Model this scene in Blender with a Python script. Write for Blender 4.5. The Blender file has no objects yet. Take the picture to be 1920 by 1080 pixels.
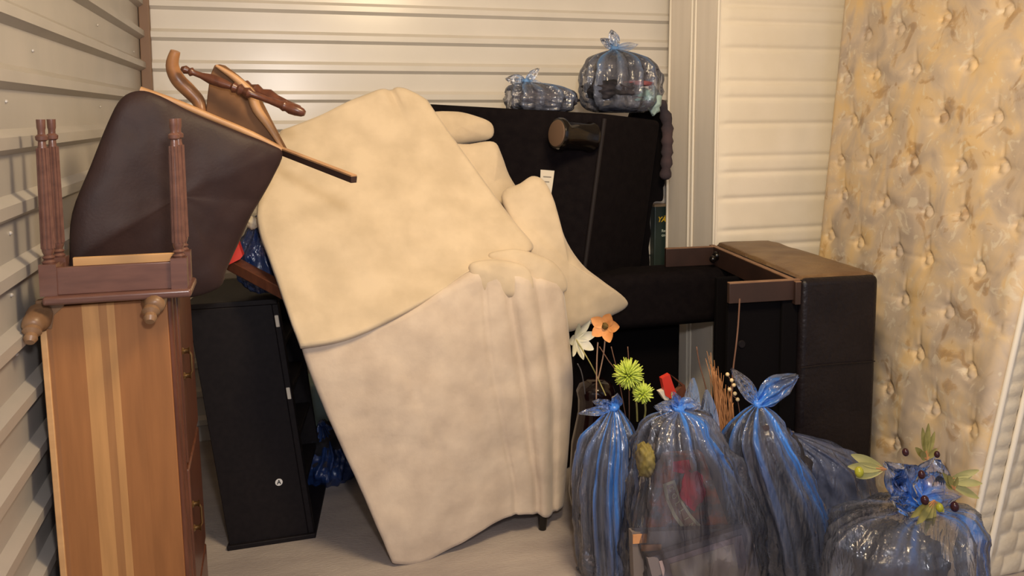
import bpy, bmesh, math, random
from mathutils import Vector, Matrix, noise, Euler
random.seed(7)
S = bpy.context.scene
COL = S.collection
sin, cos, pi = math.sin, math.cos, math.pi
# ------------------------------------------------------------------ camera
F = 1550.0; CX, CY = 960.0, 360.0; H = 1.5
PITCH = math.atan(147 / F); YAW = math.atan(460 / math.hypot(F, 147)); ROLL = math.radians(-0.25)
ROT = Matrix.Rotation(-YAW, 3, 'Z') @ Matrix.Rotation(pi / 2 - PITCH, 3, 'X') @ Matrix.Rotation(ROLL, 3, 'Z')
CAM = Vector((0, 0, H))
cd = bpy.data.cameras.new('camera'); co = bpy.data.objects.new('camera', cd); COL.objects.link(co)
cd.sensor_width = 36; cd.lens = F / 1920 * 36; cd.shift_y = -(540 - CY) / 1920; cd.clip_start = .05
co.matrix_world = Matrix.Translation(CAM) @ ROT.to_4x4()
S.camera = co
S.view_settings.view_transform = 'Standard'; S.view_settings.look = 'None'
S.view_settings.gamma = 1; S.view_settings.exposure = 0.0; S.view_settings.use_curve_mapping = False
S.cycles.transparent_max_bounces = 32; S.cycles.max_bounces = 8
# ------------------------------------------------------------------ light
w = bpy.data.worlds.new('world'); S.world = w; w.use_nodes = True
w.node_tree.nodes['Background'].inputs[0].default_value = (.80, .84, 1.0, 1)
w.node_tree.nodes['Background'].inputs[1].default_value = .5
def area(name, loc, target, size, power, color, sy=None):
    l = bpy.data.lights.new(name, 'AREA'); l.size = size; l.energy = power; l.color = color
    if sy: l.shape = 'RECTANGLE'; l.size_y = sy
    o = bpy.data.objects.new(name, l); COL.objects.link(o); o.location = loc
    o.rotation_euler = (Vector(target) - Vector(loc)).to_track_quat('-Z', 'Y').to_euler()
    return o
area('flash_light', (.10, .05, 1.76), (.9, 3.5, 1.0), .10, 20, (1, .94, .90))
area('ceiling_light', (.80, 1.25, 2.6), (.8, 2.6, 1.3), .5, 56, (1, .76, .46), .5)
area('fill_light', (.25, -1.1, 1.9), (1.2, 3, .8), 1.4, 15, (.90, .88, 1))  # unseen cool fill added outside the open front

# ------------------------------------------------------------------ pixel rays and mesh helpers
def ray(u, v): return (ROT @ Vector((u - CX, -(v - CY), -F))).normalized()
def P(u, v, Y): d = ray(u, v); return CAM + d * (Y / d.y)
def PZ(u, v, Z): d = ray(u, v); return CAM + d * ((Z - H) / d.z)
def PX(u, v, X): d = ray(u, v); return CAM + d * (X / d.x)
def pix(p):
    c = ROT.transposed() @ (Vector(p) - CAM); return CX + F * c.x / -c.z, CY - F * c.y / -c.z
def V(*a): return Vector(a)
ORG = {}
def thing(name, label, cat, loc, group=None):
    o = bpy.data.objects.new(name, None); COL.objects.link(o); o.location = loc; o.empty_display_size = .05
    ORG[o] = Vector(loc); o['label'] = label; o['category'] = cat
    if group: o['group'] = group
    return o
def tag(o, label, cat, group=None):
    o['label'] = label; o['category'] = cat
    if group: o['group'] = group
    return o
class MB:
    def __init__(s): s.v = []; s.f = []; s.m = []
    def add(s, vs, fs):
        b = len(s.v); s.v += [Vector(x) for x in vs]; s.f += [tuple(b + i for i in f) for f in fs]; return s
    def hexa(s, a):   # 8 points: bottom loop 0-3, top loop 4-7
        return s.add(a, [(0,3,2,1),(4,5,6,7),(0,1,5,4),(1,2,6,5),(2,3,7,6),(3,0,4,7)])
    def box(s, x0, x1, y0, y1, z0, z1):
        return s.hexa([(x0,y0,z0),(x1,y0,z0),(x1,y1,z0),(x0,y1,z0),(x0,y0,z1),(x1,y0,z1),(x1,y1,z1),(x0,y1,z1)])
    def bar(s, a, b, w, h, up=(0,0,1)):
        a = Vector(a); b = Vector(b); t = (b - a).normalized(); x = t.cross(Vector(up)).normalized(); y = x.cross(t)
        q = [(-w/2,-h/2),(w/2,-h/2),(w/2,h/2),(-w/2,h/2)]
        return s.hexa([a + x*i + y*j for i, j in q] + [b + x*i + y*j for i, j in q])
    def prism(s, pts, vec):
        n = len(pts); pts = [Vector(p) for p in pts]; vec = Vector(vec)
        return s.add(pts + [p + vec for p in pts], [tuple(range(n))[::-1], tuple(range(n, 2*n))] + [(i, (i+1)%n, n+(i+1)%n, n+i) for i in range(n)])
    def grid(s, G, closeu=False):
        m, n = len(G), len(G[0]); fs = []
        for i in range(m - 1):
            for j in range(n if closeu else n - 1):
                k = (j + 1) % n; fs.append((i*n+j, i*n+k, (i+1)*n+k, (i+1)*n+j))
        return s.add([p for r in G for p in r], fs)
    def lathe(s, a, b, prof, n=20, flat=1.0):
        a = Vector(a); b = Vector(b); t = (b - a); tn = t.normalized()
        x = tn.orthogonal().normalized() if abs(tn.z) < .99 else Vector((1,0,0)); x = (x - tn * x.dot(tn)).normalized(); y = tn.cross(x)
        G = [[a + t*q + (x*cos(2*pi*k/n) + y*sin(2*pi*k/n)*flat)*r for k in range(n)] for q, r in prof]
        base = len(s.v); s.grid(G, True)
        s.f.append(tuple(base + k for k in range(n))[::-1]); e = base + (len(prof)-1)*n; s.f.append(tuple(e + k for k in range(n)))
        return s
    def tube(s, pts, r, n=10):
        pts = [Vector(p) for p in pts]; m = len(pts); rr = r if isinstance(r, (list, tuple)) else [r]*m; G = []; x = None
        for i, p in enumerate(pts):
            t = (pts[min(i+1, m-1)] - pts[max(i-1, 0)]).normalized()
            if x is None: x = t.orthogonal().normalized()
            x = (x - t * x.dot(t)).normalized(); y = t.cross(x)
            G.append([p + (x*cos(2*pi*k/n) + y*sin(2*pi*k/n))*rr[i] for k in range(n)])
        b = len(s.v); s.grid(G, True); s.f.append(tuple(b + k for k in range(n))[::-1]); e = b + (m-1)*n; s.f.append(tuple(e + k for k in range(n)))
        return s
    def ball(s, c, rx, ry=None, rz=None, n=16, m=10, rough=0, fr=8, seed=0):
        ry = ry or rx; rz = rz or rx; c = Vector(c); G = []
        for i in range(m + 1):
            ph = pi*i/m; G.append([])
            for k in range(n):
                d = Vector((sin(ph)*cos(2*pi*k/n), sin(ph)*sin(2*pi*k/n), cos(ph)))
                f = 1 + rough*noise.fractal(d*fr*.3 + Vector((seed*3.1, seed, 0)), .8, 2, 4)
                G[-1].append(c + Vector((d.x*rx, d.y*ry, d.z*rz))*f)
        return s.grid(G, True)
    def build(s, name, mat, parent=None, smooth=True, bevel=0, seg=3, sub=0, ang=40, attr=None):
        if parent is None:
            zs = min(v.z for v in s.v); c = sum(s.v, Vector())/len(s.v); org = Vector((c.x, c.y, zs))
        else: org = ORG[parent]
        me = bpy.data.meshes.new(name); me.from_pydata([tuple(v - org) for v in s.v], [], s.f); me.materials.append(mat)
        bm = bmesh.new(); bm.from_mesh(me)
        if attr is None: bmesh.ops.remove_doubles(bm, verts=bm.verts, dist=1e-6)
        bmesh.ops.recalc_face_normals(bm, faces=bm.faces); bm.to_mesh(me); bm.free()
        o = bpy.data.objects.new(name, me); COL.objects.link(o); ORG[o] = org
        if parent is None: o.location = org
        else: o.parent = parent
        if attr is not None:
            a = me.attributes.new('blue_fold', 'FLOAT', 'POINT')
            for i, x in enumerate(attr): a.data[i].value = x
        if smooth:
            for p in me.polygons: p.use_smooth = True
            me.set_sharp_from_angle(angle=math.radians(ang))
        if bevel:
            b = o.modifiers.new('bevel', 'BEVEL'); b.width = bevel; b.segments = seg; b.limit_method = 'ANGLE'; b.angle_limit = math.radians(35); b.harden_normals = False
            for p in me.polygons: p.use_smooth = True
            me.set_sharp_from_angle(angle=math.radians(80))
        if sub:
            m_ = o.modifiers.new('sub', 'SUBSURF'); m_.levels = sub; m_.render_levels = sub
        return o
def cr(pts, n):   # Catmull-Rom through a list of Vectors
    out = []; m = len(pts)
    for i in range(m - 1):
        p0, p1, p2, p3 = pts[max(i-1,0)], pts[i], pts[i+1], pts[min(i+2,m-1)]
        for k in range(n):
            t = k/n; out.append(.5*((2*p1) + (p2-p0)*t + (2*p0-5*p1+4*p2-p3)*t*t + (3*p1-p0-3*p2+p3)*t**3))
    out.append(pts[-1].copy()); return out
def patch(rows, n=6):
    R = [cr(r, n) for r in rows]; C = [cr([r[j] for r in R], n) for j in range(len(R[0]))]
    return [[C[j][i] for j in range(len(C))] for i in range(len(C[0]))]
def nz(p, fr, sd=0): return noise.noise(Vector(p)*fr + Vector((sd, sd*2.3, -sd)))
def slab(rows, back, rim=.04, n=6, bump=.004, fr=7, fold=None, tail=1.0):
    """padded slab: smooth front surface, rounded rim, back offset by vector(s)"""
    G = patch(rows, n); m, k = len(G), len(G[0]); bk = Vector(back); T = bk.length; bn = bk.normalized()
    A = [[None]*k for _ in range(m)]
    for i in range(m):
        for j in range(k):
            p = G[i][j]
            e = min(min(i, m-1-i)/(m-1)*(G[0][k//2]-G[-1][k//2]).length, min(j, k-1-j)/(k-1)*(G[i][0]-G[i][-1]).length)
            d = 0 if e >= rim else rim*(1 - math.sqrt(max(0, 1 - (1 - e/rim)**2)))
            q = p + bn*d + bn*bump*2*nz(p, fr, 3) + bn*bump*nz(p, fr*2.7, 9)
            if fold: q = q + bn*fold(i/(m-1), j/(k-1))
            A[i][j] = q
    c = sum((p for r in G for p in r), Vector())/(m*k)
    B = [[c + (G[i][j] - c)*tail + bk for j in range(k)] for i in range(m)]
    mb = MB(); mb.grid(A); b = len(mb.v); mb.grid(B)
    bd = [(0,j) for j in range(k)] + [(i,k-1) for i in range(1,m)] + [(m-1,j) for j in range(k-2,-1,-1)] + [(i,0) for i in range(m-2,0,-1)]
    for q in range(len(bd)):
        (i,j),(i2,j2) = bd[q], bd[(q+1)%len(bd)]; mb.f.append((i*k+j, i2*k+j2, b+i2*k+j2, b+i*k+j))
    return mb
def puff(outline, front, tf, tb, K=14, n=5, bump=.005, fr=8, ex=2.2, seed=0, closed_spline=True):
    """pillow from a closed 3D outline, swelling tf towards front and tb behind"""
    o = [Vector(p) for p in outline]
    if closed_spline:
        L = len(o); q = []
        for i in range(L):
            p0,p1,p2,p3 = o[i-1], o[i], o[(i+1)%L], o[(i+2)%L]
            for k in range(n):
                t = k/n; q.append(.5*((2*p1) + (p2-p0)*t + (2*p0-5*p1+4*p2-p3)*t*t + (3*p1-p0-3*p2+p3)*t**3))
        o = q
    c = sum(o, Vector())/len(o); fn = Vector(front).normalized(); N = len(o); mb = MB()
    for sgn, T in ((1, tf), (-1, tb)):
        G = []
        for k in range(K + 1):
            s = sin(pi/2*(1 - k/K)) if k < K else 0.001
            h = T*(max(0, 1 - s**ex))**(1/ex)
            G.append([c + (p - c)*s + fn*sgn*(h + (bump*nz(c + (p-c)*s, fr, seed) + bump*.5*nz(c+(p-c)*s, fr*3, seed))*min(1, h/T*2)) for p in o])
        mb.grid(G, True)
    return mb
# ------------------------------------------------------------------ materials
def mat(name, c1, c2=None, scale=6, rough=.6, metal=0, bump=0, bscale=40, stretch=(1,1,1), spec=.5, coat=0, detail=4, lo=.35, hi=.65, sheen=0, trans=0, ior=1.45):
    m = bpy.data.materials.new(name); m.use_nodes = True; nt = m.node_tree; N = nt.nodes; L = nt.links; b = N['Principled BSDF']
    b.inputs['Base Color'].default_value = (*c1, 1); b.inputs['Roughness'].default_value = rough; b.inputs['Metallic'].default_value = metal
    b.inputs['Specular IOR Level'].default_value = spec; b.inputs['Coat Weight'].default_value = coat; b.inputs['Sheen Weight'].default_value = sheen
    b.inputs['Transmission Weight'].default_value = trans; b.inputs['IOR'].default_value = ior
    tc = N.new('ShaderNodeTexCoord'); mp = N.new('ShaderNodeMapping'); mp.inputs['Scale'].default_value = stretch
    L.new(tc.outputs['Object'], mp.inputs['Vector'])
    if c2:
        n = N.new('ShaderNodeTexNoise'); n.inputs['Scale'].default_value = scale; n.inputs['Detail'].default_value = detail
        r = N.new('ShaderNodeValToRGB'); r.color_ramp.elements[0].color = (*c1, 1); r.color_ramp.elements[1].color = (*c2, 1)
        r.color_ramp.elements[0].position = lo; r.color_ramp.elements[1].position = hi
        L.new(mp.outputs[0], n.inputs['Vector']); L.new(n.outputs['Fac'], r.inputs[0]); L.new(r.outputs[0], b.inputs['Base Color'])
    if bump:
        n2 = N.new('ShaderNodeTexNoise'); n2.inputs['Scale'].default_value = bscale; n2.inputs['Detail'].default_value = 5
        bp = N.new('ShaderNodeBump'); bp.inputs['Strength'].default_value = bump; bp.inputs['Distance'].default_value = .01
        L.new(mp.outputs[0], n2.inputs['Vector']); L.new(n2.outputs['Fac'], bp.inputs['Height']); L.new(bp.outputs[0], b.inputs['Normal'])
    return m
def film(name, blue, dens=.28, rough=.13):
    m = bpy.data.materials.new(name); m.use_nodes = True; nt = m.node_tree; N = nt.nodes; L = nt.links
    out = N['Material Output']; N.remove(N['Principled BSDF'])
    at = N.new('ShaderNodeAttribute'); at.attribute_name = 'blue_fold'
    tc = N.new('ShaderNodeTexCoord'); n = N.new('ShaderNodeTexNoise'); n.inputs['Scale'].default_value = 24; n.inputs['Detail'].default_value = 4; n.inputs['Distortion'].default_value = .8
    mp = N.new('ShaderNodeMapping'); mp.inputs['Scale'].default_value = (1.6, 1.6, .33); L.new(tc.outputs['Object'], mp.inputs['Vector']); L.new(mp.outputs[0], n.inputs['Vector'])
    bp = N.new('ShaderNodeBump'); bp.inputs['Strength'].default_value = .8; bp.inputs['Distance'].default_value = .015; L.new(n.outputs['Fac'], bp.inputs['Height'])
    tr = N.new('ShaderNodeBsdfTransparent'); tr.inputs[0].default_value = (.93, .95, 1, 1)
    df = N.new('ShaderNodeBsdfDiffuse'); tl = N.new('ShaderNodeBsdfTranslucent')
    rp = N.new('ShaderNodeValToRGB'); rp.color_ramp.elements[0].color = (.40, .44, .60, 1); rp.color_ramp.elements[0].position = .14
    rp.color_ramp.elements[1].color = (*blue, 1); rp.color_ramp.elements[1].position = .42; L.new(at.outputs['Fac'], rp.inputs[0])
    L.new(rp.outputs[0], df.inputs[0]); L.new(rp.outputs[0], tl.inputs[0]); L.new(bp.outputs[0], df.inputs['Normal'])
    mx0 = N.new('ShaderNodeMixShader'); mx0.inputs[0].default_value = .3; L.new(df.outputs[0], mx0.inputs[1]); L.new(tl.outputs[0], mx0.inputs[2])
    ma = N.new('ShaderNodeMath'); ma.operation = 'MULTIPLY_ADD'; ma.inputs[1].default_value = 1.2; ma.inputs[2].default_value = dens*.45; ma.use_clamp = True; L.new(at.outputs['Fac'], ma.inputs[0])
    mx1 = N.new('ShaderNodeMixShader'); L.new(ma.outputs[0], mx1.inputs[0]); L.new(tr.outputs[0], mx1.inputs[1]); L.new(mx0.outputs[0], mx1.inputs[2])
    gl = N.new('ShaderNodeBsdfGlossy'); gl.inputs['Roughness'].default_value = rough; L.new(bp.outputs[0], gl.inputs['Normal'])
    fr = N.new('ShaderNodeFresnel'); fr.inputs['IOR'].default_value = 1.75; L.new(bp.outputs[0], fr.inputs['Normal'])
    mx2 = N.new('ShaderNodeMixShader'); L.new(fr.outputs[0], mx2.inputs[0]); L.new(mx1.outputs[0], mx2.inputs[1]); L.new(gl.outputs[0], mx2.inputs[2])
    L.new(mx2.outputs[0], out.inputs[0]); return m
def bands(name, stops, rough=.5, axis='X', grain=True):
    """wood boards glued side by side: constant colour steps across one axis, with grain"""
    m = mat(name, (1,1,1), rough=rough); nt = m.node_tree; N = nt.nodes; L = nt.links; b = N['Principled BSDF']
    tc = N.new('ShaderNodeTexCoord'); sx = N.new('ShaderNodeSeparateXYZ'); L.new(tc.outputs['Generated'], sx.inputs[0])
    mpn = N.new('ShaderNodeMapping'); mpn.inputs['Scale'].default_value = (14, 14, 1.1); L.new(tc.outputs['Object'], mpn.inputs['Vector'])
    n = N.new('ShaderNodeTexNoise'); n.inputs['Scale'].default_value = 4; n.inputs['Detail'].default_value = 6; L.new(mpn.outputs[0], n.inputs['Vector'])
    r = N.new('ShaderNodeValToRGB'); r.color_ramp.interpolation = 'CONSTANT'; e = r.color_ramp.elements
    e[0].position = 0; e[0].color = (*stops[0][1], 1); e[1].position = stops[1][0]; e[1].color = (*stops[1][1], 1)
    for p, c in stops[2:]: q = e.new(p); q.color = (*c, 1)
    L.new(sx.outputs[axis], r.inputs[0])
    r2 = N.new('ShaderNodeValToRGB'); r2.color_ramp.elements[0].color = (.72,.68,.62,1); r2.color_ramp.elements[1].color = (1.08,1.06,1.02,1); r2.color_ramp.elements[0].position = .3; r2.color_ramp.elements[1].position = .7
    L.new(n.outputs['Fac'], r2.inputs[0])
    mx = N.new('ShaderNodeMix'); mx.data_type = 'RGBA'; mx.blend_type = 'MULTIPLY'; mx.inputs[0].default_value = .6
    L.new(r.outputs[0], mx.inputs[6]); L.new(r2.outputs[0], mx.inputs[7]); L.new(mx.outputs[2], b.inputs['Base Color'])
    return m
M = dict(
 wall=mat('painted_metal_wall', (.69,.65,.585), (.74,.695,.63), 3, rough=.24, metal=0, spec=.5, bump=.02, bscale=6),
 wall_left=mat('painted_metal_cool_lit', (.38,.355,.325), (.43,.395,.36), 4, rough=.38, metal=.2, spec=.6, bump=.05, bscale=6),  # same painted metal, darker; cooler light on this side put into its colour
 ceil=mat('ceiling_paint', (.55,.50,.42), rough=.8),
 floor=mat('concrete', (.31,.265,.245), (.42,.365,.33), 3.5, rough=.75, bump=.25, bscale=60, stretch=(1,2.4,1), lo=.3, hi=.7),
 trim=mat('brown_trim', (.22,.13,.08), rough=.5),
 suede=mat('beige_suede', (.50,.405,.32), (.61,.505,.40), 9, rough=.95, spec=.15, bump=.25, bscale=26, sheen=.25, detail=7),
 suede_warm=mat('warm_lit_suede', (.51,.41,.285), (.61,.495,.35), 9, rough=.95, spec=.15, bump=.2, bscale=22, sheen=.25, detail=5),  # same suede, with the warm upper light put into its colour
 black=mat('black_microfibre', (.0055,.004,.005), (.008,.006,.0068), 30, rough=.9, spec=.08, bump=.2, bscale=160),
 blackm=mat('black_laminate', (.008,.0062,.0075), (.011,.0085,.0098), 60, rough=.6, spec=.2),
 edgehl=mat('black_edge_highlight', (.012,.009,.010), rough=.7, spec=.3),  # lighter than the sofa to put the edge highlight into the colour
 dust=mat('black_dust_cloth', (.004,.0033,.004), rough=1, spec=.1),
 leather=mat('brown_leather', (.026,.0145,.0145), (.034,.019,.018), 12, rough=.5, spec=.22, bump=.06, bscale=140),
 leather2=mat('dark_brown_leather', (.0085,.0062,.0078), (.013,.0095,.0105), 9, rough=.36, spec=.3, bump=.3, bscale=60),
 leather3=mat('tan_leather', (.21,.13,.062), (.14,.08,.042), 9, rough=.45, spec=.45, bump=.25, bscale=90),  # tan for the top panel; the body is dark brown
 wood=mat('carved_wood', (.33,.16,.065), (.22,.095,.04), 7, rough=.34, spec=.5, stretch=(1,1,3)),
 footw=mat('worn_brown_foot', (.22,.125,.065), (.15,.08,.04), 14, rough=.4),
 tanwood=mat('tan_carved_wood', (.44,.25,.12), (.33,.17,.075), 9, rough=.45),
 bracket=mat('matte_brown_wood', (.17,.085,.04), (.12,.058,.028), 8, rough=.7, spec=.2),
 woodd=mat('dark_red_wood', (.12,.042,.022), (.075,.026,.015), 9, rough=.3, spec=.5, stretch=(5,5,1)),
 woodt=mat('cherry_table_wood', (.135,.062,.045), (.10,.045,.034), 12, rough=.28, spec=.6, stretch=(1,5,5)),
 woodraw=mat('raw_pine', (.55,.32,.14), (.47,.26,.11), 5, rough=.6, stretch=(1,6,6)),
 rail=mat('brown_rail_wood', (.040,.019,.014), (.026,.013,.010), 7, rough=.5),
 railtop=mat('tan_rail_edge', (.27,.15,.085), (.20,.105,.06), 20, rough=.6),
 brass=mat('aged_brass', (.20,.12,.05), rough=.35, metal=.9),
 gloss=mat('black_gloss', (.005,.0035,.003), rough=.14, spec=.6),
 cork=mat('brown_felt_pad', (.11,.065,.04), rough=.7),
 paper=mat('white_paper', (.66,.60,.50), rough=.7),
 ink=mat('grey_ink', (.22,.20,.17), rough=.8),
 white=mat('white_sticker', (.8,.78,.74), rough=.5),
 blackink=mat('black_ink', (.01,.01,.01), rough=.6),
 red=mat('red_card', (.55,.035,.02), rough=.45),
 green=mat('dark_green_carton', (.018,.032,.028), rough=.4),
 yellow=mat('yellow_print', (.75,.48,.02), rough=.5),
 palegreen=mat('pale_print', (.45,.52,.45), rough=.6),
 foil=mat('tan_lid', (.30,.21,.12), rough=.4),
 dustc=mat('cream_dust_cover', (.80,.73,.60), (.85,.78,.66), 5, rough=.85, bump=.25, bscale=9),
 border=mat('cream_border_fabric', (.93,.86,.77), (.86,.79,.70), 3, rough=.6, bump=.15, bscale=180, stretch=(5,5,.4)),
 gusset=mat('ivory_quilted_fabric', (.74,.66,.52), (.66,.57,.43), 20, rough=.7, bump=.2, bscale=60),
 piping=mat('ivory_piping', (.85,.79,.68), rough=.5),
 cloth=mat('charcoal_clothing', (.007,.007,.010), (.04,.035,.045), 9, rough=.9, lo=.4, hi=.6),
 cloth2=mat('plum_grey_clothing', (.07,.045,.05), (.02,.02,.03), 7, rough=.9),
 cloth3=mat('navy_clothing', (.01,.02,.07), (.02,.025,.05), 7, rough=.9),
 cloth4=mat('grey_clothing', (.15,.14,.14), (.05,.05,.06), 8, rough=.9),
 mint=mat('mint_cloth', (.22,.42,.36), (.30,.5,.44), 9, rough=.8),
 pink=mat('dusty_rose_cloth', (.25,.08,.09), rough=.8),
 teal=mat('pale_aqua_cloth', (.36,.50,.48), rough=.7),
 lily=mat('white_petals', (.62,.60,.42), (.70,.68,.58), 30, rough=.6),
 orange=mat('orange_petals', (.60,.24,.07), (.68,.32,.11), 30, rough=.6),
 brownc=mat('flower_centre', (.10,.06,.01), rough=.8),
 lime=mat('lime_petals', (.42,.52,.05), (.55,.65,.12), 40, rough=.6),
 leaf=mat('olive_leaf', (.22,.20,.055), (.32,.28,.09), 30, rough=.55),
 leafl=mat('pale_olive_leaf', (.38,.36,.13), (.45,.42,.18), 20, rough=.55),
 oliveb=mat('dark_olive', (.035,.008,.012), rough=.2),
 oliveg=mat('green_olive', (.33,.33,.03), rough=.25),
 twig=mat('brown_twig', (.16,.08,.05), rough=.7),
 twigp=mat('pale_twig', (.42,.26,.17), rough=.7),
 straw=mat('dried_straw', (.50,.24,.10), (.40,.18,.07), 30, rough=.7),
 berry=mat('cream_berry', (.70,.55,.30), rough=.5),
 vase=mat('maroon_black_glaze', (.006,.002,.0025), rough=.1, spec=.5),
 rose=mat('red_rose_print', (.55,.02,.04), (.42,.015,.03), 12, rough=.6),
 fruit=mat('mottled_brown_print', (.10,.075,.06), (.26,.075,.03), 22, rough=.6, lo=.42, hi=.6),
 banner=mat('cream_banner', (.42,.36,.22), rough=.6),
 banner2=mat('brown_banner_field', (.25,.15,.10), rough=.6),
 frame=mat('grey_frame', (.20,.17,.17), rough=.4),
 matb=mat('mauve_mat', (.40,.30,.29), rough=.7),
 art=mat('cream_picture', (.55,.46,.31), (.47,.36,.31), 7, rough=.6),
 copper=mat('orange_sleeve', (.55,.25,.10), (.7,.35,.16), 20, rough=.4),
 boxg=mat('grey_box_card', (.17,.14,.125), rough=.6),
 gold=mat('mustard_pattern', (.20,.16,.04), (.06,.05,.05), 14, rough=.7),
 film=film('blue_film', (.07,.30,1.0), dens=.10, rough=.09),
 filmd=film('dark_blue_film', (.03,.075,.26), dens=.3),
 filmg=film('hazy_blue_film', (.16,.36,.75), dens=.15, rough=.12),
)
def wood_under():
    o, p = (.38,.175,.06), (.46,.24,.088)
    return bands('striped_pine_underside', [(0,(.27,.12,.045)),(.05,(.31,.13,.042)),(.30,p),(.43,(.33,.155,.056)),(.50,p),(.56,(.29,.12,.038)),(.74,(.27,.11,.034))], rough=.55)
M['under'] = wood_under()
def matt_mat():
    m = mat('mottled_gold_mattress', (1,1,1), rough=.55, spec=.35); nt = m.node_tree; N = nt.nodes; L = nt.links; b = N['Principled BSDF']
    tc = N.new('ShaderNodeTexCoord')
    def nzn(s, d, dist=.0):
        n = N.new('ShaderNodeTexNoise'); n.inputs['Scale'].default_value = s; n.inputs['Detail'].default_value = d; n.inputs['Distortion'].default_value = dist
        L.new(tc.outputs['Object'], n.inputs['Vector']); return n
    def ramp(n, st):
        r = N.new('ShaderNodeValToRGB'); e = r.color_ramp.elements; e[0].position, e[1].position = st[0][0], st[-1][0]; e[0].color = (*st[0][1],1); e[1].color = (*st[-1][1],1)
        for p, c in st[1:-1]: q = e.new(p); q.color = (*c, 1)
        L.new(n.outputs['Fac'], r.inputs[0]); return r
    a = ramp(nzn(5.2, 9, .9), [(.32,(.76,.55,.28)), (.44,(.70,.54,.34)), (.54,(.60,.49,.37)), (.66,(.48,.40,.33))])
    c = ramp(nzn(9, 6, 1.0), [(.30,(.36,.19,.04)), (.36,(.62,.42,.18)), (.42,(1,1,1)), (.7,(1,1,1))])
    d = ramp(nzn(13, 6, 2.0), [(.58,(0,0,0)), (.66,(.5,.5,.5))])
    mx = N.new('ShaderNodeMix'); mx.data_type = 'RGBA'; mx.blend_type = 'MULTIPLY'; mx.inputs[0].default_value = .45; L.new(a.outputs[0], mx.inputs[6]); L.new(c.outputs[0], mx.inputs[7])
    m2 = N.new('ShaderNodeMix'); m2.data_type = 'RGBA'; m2.inputs[7].default_value = (.78,.72,.58,1); L.new(d.outputs[0], m2.inputs[0]); L.new(mx.outputs[2], m2.inputs[6]); L.new(m2.outputs[2], b.inputs['Base Color'])
    return m
M['mattress'] = matt_mat()
def struct(o): o['kind'] = 'structure'; return o

# ------------------------------------------------------------------ the storage unit
XL, XR, YB, ZC, Y0 = -.515, 2.92, 3.95, 2.72, -.35
PIT = .135; Z1 = 1.697          # height of the underside of one rib
def ribbed(fn, a0, a1, name, m, screws=None):
    prof = []; k = -13; z = Z1 + k*PIT
    while z < ZC:
        for dz, d in ((-.008, 0), (.006, .023), (.030, .023), (.046, 0)):
            prof.append((z + dz, d))
        z += PIT
    prof = [(0, 0)] + [(z, d) for z, d in prof if .01 < z < ZC - .01] + [(ZC, 0)]
    mb = MB(); mb.grid([[fn(a, z, d) for z, d in prof] for a in (a0, a1)]); mb.grid([[fn(a, z, -.03) for z in (0, ZC)] for a in (a0, a1)])
    if screws:
        for a, z in screws: mb.ball(fn(a, z, .001), .0045, n=8, m=5)
    return struct(mb.build(name, m, smooth=False))
scr = []
for u, v in ((182,47),(187,200),(10,190),(165,170),(250,97),(18,437),(20,553),(30,664),(42,884),(95,300),(60,95)):
    q = PX(u, v, XL); scr.append((q.y, q.z))
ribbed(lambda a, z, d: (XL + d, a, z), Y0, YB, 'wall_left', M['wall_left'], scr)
ribbed(lambda a, z, d: (a, YB - d, z), XL, XR, 'wall_back', M['wall'])
ribbed(lambda a, z, d: (XR - d, a, z), Y0, YB, 'wall_right', M['wall'])
struct(MB().box(XL-.05, XR+.05, Y0-1.5, YB+.05, -.08, 0).build('floor', M['floor'], smooth=False))
struct(MB().box(XL-.05, XR+.05, Y0, YB+.05, ZC, ZC+.05).build('ceiling', M['ceil'], smooth=False))
struct(MB().box(XL+.002, XL+.045, YB-.045, YB-.001, 0, ZC).build('trim_1', M['trim'], bevel=.004))

# ------------------------------------------------------------------ two box springs standing on end
def boxspring(name, label, x0, x1, y0, y1, slats, grp):
    t = thing(name, label, 'box spring', (x0, (y0+y1)/2, 0), grp); lean = -.004
    mb = MB(); mb.box(x0, x1, y0+.004, y1, 0.01, 2.22); mb.build('side_border', M['border'], t, bevel=.02, seg=4)
    for yy in (y0 + .006, y1 - .006):
        p = MB(); p.tube([(x0+.004, yy, .02), (x0-.003, yy, .7), (x0-.003, yy, 1.5), (x0+.004, yy, 2.2)], .007); p.build('piping', M['piping'], t)
    if slats:
        n, m = 46, 330; G = []
        for i in range(m + 1):
            z = .03 + 2.16*i/m; row = []
            ph = ((z - .112) % .345)
            d = 0
            for c0 in (.075, .150, .300): d += -.009*math.exp(-((ph - c0)/.012)**2)
            d += .004*sin(2*pi*ph/.345)
            for j in range(n + 1):
                x = x0 + .008 + (x1 - x0 - .016)*j/n; e = min(1, min(j, n-j)/2)
                row.append((x, y0 - .004 - (.010 + d)*e - .0035*nz((x, 0, z), 6, 2)*e, z))
            G.append(row)
        MB().grid(G).build('dust_cover', M['dustc'], t, ang=180)
    return t
boxspring('box_spring', 'cream box spring with slatted fabric cover standing on end beside the mottled mattress', PX(1350,300,2.0).x - .02, 2.86, 3.38, 3.60, True, None)
boxspring('box_spring', 'rear cream box spring showing only its narrow side, against the ribbed back wall', PX(1262,300,2.0).x - .025, 2.84, 3.615, 3.85, False, None)

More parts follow.
